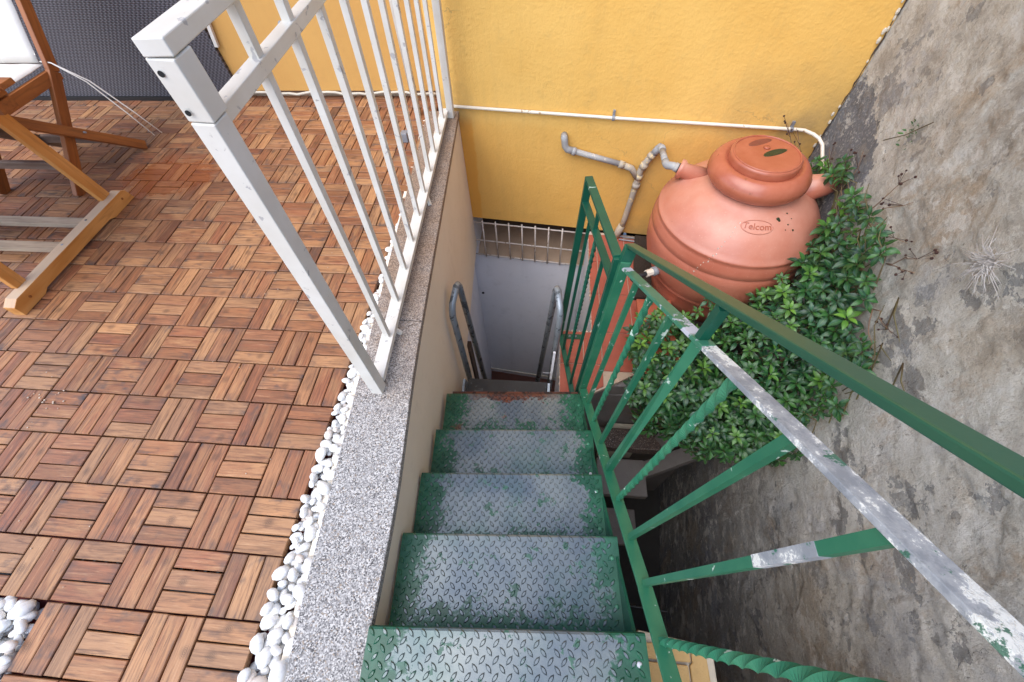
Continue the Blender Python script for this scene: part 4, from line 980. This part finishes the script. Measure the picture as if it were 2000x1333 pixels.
for (x, y, z) in ((1.50, 1.30, -.36), (1.53, 1.27, -.40), (1.47, 1.28, -.44), (1.30, 1.50, -.60), (1.36, 1.26, -.55)):
    rosettes.append((Vector((x, y - .02, z)), Vector((0, -.3, 1)).normalized(), .8, 0))
def leaf_geo(L, Wd, curl):
    st_ = [(.0, .0), (.25, .72), (.55, 1.), (.82, .6), (1., 0.)]
    vs = []; lp = []; 
    for k, (u, w_) in enumerate(st_):
        z = curl * (u - u * u * 1.35) * L; 
        if w_ == 0: vs.append((u * L, 0, z)); lp.append((u, 0, 0))
        else:
            for s in (-1, 0, 1): vs.append((u * L, s * w_ * Wd / 2, z + (abs(s) * Wd * .12))); lp.append((u, s * w_ * .5, 0))
    fs = [(0, 2, 1), (0, 3, 2), (1, 2, 5, 4), (2, 3, 6, 5), (4, 5, 8, 7), (5, 6, 9, 8), (7, 8, 10), (8, 9, 10)]
    return vs, fs, lp
LV, LF, LLP = leaf_geo(1, .44, .5)
leaf_me = [MB().add([tuple(v_) for v_ in LV], LF, [(a, c, y_) for a, c, _ in LLP]).mesh('leaf', M['leaf'], smooth=True) for y_ in (0., .5, 1.)]
rosettes.sort(key=lambda q: q[3] * 10 + (q[0] - CAM).length)
cpn = thing('creeper_plant', (1.6, 1.1, LZ), 'dense bushy green creeper spreading from the ledge up against the old wall', 'plant')
lb = MB(); sb2 = MB(); cnt = 0
for ri, (p, up, sc, layer) in enumerate(rosettes):
    a = up.orthogonal().normalized(); c = up.cross(a); ph = rng.uniform(0, 6.28); nl = rng.choice((8, 9, 10)); young = rng.random() ** 1.1 if layer == 0 else rng.random() * .15
    for k in range(nl):
        th = ph + k * 2.4; tier = k / nl                     # lower big leaves first, young ones on top
        elev = R(-12 + 60 * tier + rng.uniform(-8, 8)); L = sc * (.053 - .024 * tier) * rng.uniform(.85, 1.15)
        d = (a * math.cos(th) + c * math.sin(th)); X = (d * math.cos(elev) + up * math.sin(elev)).normalized(); Y = up.cross(d).normalized(); Z = X.cross(Y)
        base = p + up * (.018 * tier) + X * .004
        yv = min(1, young * (.25 + .9 * tier))
        mat3 = Matrix((X, Y, Z)).transposed()
        if cnt < 300 and layer == 0:
            o = bpy.data.objects.new('leaf', leaf_me[0 if yv < .3 else 1 if yv < .65 else 2]); link(o, cpn)
            o.matrix_basis = Matrix.Translation(base - Vector((1.6, 1.1, LZ))) @ mat3.to_4x4() @ Matrix.Diagonal((L, L, L, 1)); cnt += 1
        else: lb.add([base + mat3 @ (Vector(v_) * L) for v_ in LV], LF, [(q[0], q[1], yv) for q in LLP])
    root = p - up * .05 + Vector((rng.uniform(-.03, .03), rng.uniform(0, .05), -.10))
    sb2.tube([p + up * .012, p - up * .03, root], [.0016, .002, .0026], 5, False)
for k in range(46):
    y = rng.uniform(.7, 1.8); z = rng.uniform(-.5, .15); o_ = Vector((CW(y) - .05, y, z)); e_ = o_ + Vector((-.03, rng.uniform(-.16, .12), rng.uniform(-.05, .18)))
    sb2.tube([o_ - Vector((-.02, .05, .12)), o_, o_.lerp(e_, .5) + Vector((-.02, .01, .01)), e_], [.003, .0025, .002, .0012], 5, False)
part('foliage', lb, M['leaf'], cpn, smooth=True, kind='stuff'); part('stems', sb2, M['stem'], cpn, smooth=True, kind='stuff')

# dry flower stalks
def twig(base, tips, label, seed, nm='dry_stalk'):
    r = random.Random(seed); t = thing(nm, base, label, 'dry plant'); B = Vector(base)
    for q in tips:
        q = Vector(q); pts = [B.lerp(q, k / 5) + Vector((r.uniform(-.012, .012), r.uniform(-.012, .012), r.uniform(-.012, .012))) * (0 < k < 5) for k in range(6)]
        part('stalk', MB().tube(pts, [.0026 - .0003 * k for k in range(6)], 5), M['twig'], t, smooth=True)
        sh = MB()
        for k in range(5):
            c = pts[rng.choice((3, 4, 5))] + Vector((r.uniform(-.03, .01), r.uniform(-.03, .03), r.uniform(-.02, .03)))
            sh.ball(c, r.uniform(.0035, .006), 6, 4); sh.tube([pts[4], c], .0008, 4)
        part('seed_heads', sh, M['seed'], t, kind='stuff')
def wpt(y, z, o=.03): return (CW(y) - o, y, z)
twig((1.93, 1.70, -.1), [(1.90, 2.03, .09), (1.84, 2.02, .12), (1.93, 2.04, .02)], 'dry brown stalk with seed heads reaching up the yellow wall behind the jar', 1)
twig(wpt(1.50, -.05), [wpt(1.76, .13), wpt(1.92, .06), wpt(1.66, .20)], 'dry stalk with dark seed heads over the grey cement patch', 2)
twig(wpt(1.40, .05), [wpt(1.22, .28), wpt(1.32, .30), wpt(1.1, .20)], 'dry twiggy stems spreading right from the top of the creeper', 3)
twig(wpt(1.10, .1), [wpt(1.0, .25), wpt(.98, .18)], 'single dry stem bending onto the pale wall above the creeper', 4)
twig(wpt(.98, -.02), [wpt(.84, .02), wpt(.80, -.12)], 'dry stem trailing down the wall at the right side of the creeper', 5)
sprig = thing('wall_weed', wpt(1.50, .36), 'small green weed on a thin stem growing out of the wall above the jar', 'plant')
b = MB()
for k in range(22):
    q = Vector(wpt(1.50 - rng.uniform(-.03, .05), .35 + rng.uniform(-.03, .06), .025)); X = Vector((-.5, rng.uniform(-1, 1), rng.uniform(-.6, 1))).normalized(); Y = X.cross(Vector((-1, 0, .2))).normalized(); Z = X.cross(Y)
    b.add([q + Matrix((X, Y, Z)).transposed() @ (Vector(v_) * .016) for v_ in LV], LF, [(a_, c_, .2) for a_, c_, _ in LLP])
part('leaves', b, M['leaf'], sprig, kind='stuff'); part('stem', MB().tube([wpt(1.62, .27, .01), wpt(1.5, .36), wpt(1.42, .45)], .002, 5), M['stem'], sprig)
rt = thing('dry_root_tuft', wpt(.83, .39), 'pale dead tuft of roots clinging to the old wall near the right edge', 'dry plant')
b = MB()
for k in range(70):
    a = rng.uniform(0, 6.28); L = rng.uniform(.02, .09) * (1.6 if rng.random() < .15 else 1); q = Vector(wpt(.835, .385, .02)); e = Vector((-.02, math.cos(a) * L, math.sin(a) * L - .02))
    b.tube([q, q + e * .5 + Vector((-.02, rng.uniform(-.01, .01), rng.uniform(-.01, .01))), q + e], [.0014, .0011, .0006], 4)
part('roots', b, M['root'], rt, kind='stuff')
o = part('bottle_cap', MB().lathe([(.013, .012), (.015, .010), (.016, 0)], (1.79, 1.12, -.40), 12), M['blue'], None, smooth=True); o['label'] = 'small bright blue plastic cap caught among the creeper leaves'; o['category'] = 'cap'

# ------------------------------------------------------------------ stone pier below the top of the stairs
pr = thing('stone_pier', (1.2, -.4, -3.12), 'sand coloured stone pier with a pale rim just right of the top tread', 'pier')
PZ = -.36
part('core', MB().prism([(1.03, -.113), (1.245, -.128), (1.29, -.60), (1.03, -.60)], -3.12, PZ - .03), M['cream'], pr)
part('rim', MB().prism([(1.035, -.095), (1.235, -.118), (1.262, -.14), (1.262, -.60), (1.035, -.60)], PZ - .0295, PZ - .004), M['cream'], pr, bevel=.006)
part('stone', MB().box(1.04, -.165, PZ - .003, 1.185, -.125, PZ + .012), M['sand_stone'], pr, bevel=.004)
part('stone', MB().box(1.04, -.60, PZ - .003, 1.175, -.172, PZ + .016), M['sand_stone'], pr, bevel=.004)
part('stone', MB().prism([(1.18, -.60), (1.182, -.172), (1.19, -.165), (1.19, -.14), (1.235, -.145), (1.25, -.60)], PZ - .003, PZ + .010), M['sand_stone'], pr, bevel=.004)
dr = thing('wire_rack', (1.5, 0, -3.12), 'thin pale wire rack in the dark at the bottom of the well', 'rack')
for k in range(7): part('wire', MB().tube([(1.45 + k * .05, .02, -2.75), (1.42 + k * .05, .02, -3.1)], .003, 5), M['zinc'], dr)
part('frame_wire', MB().tube([(1.40, .02, -2.75), (1.80, .0, -2.75)], .004, 5), M['zinc'], dr)
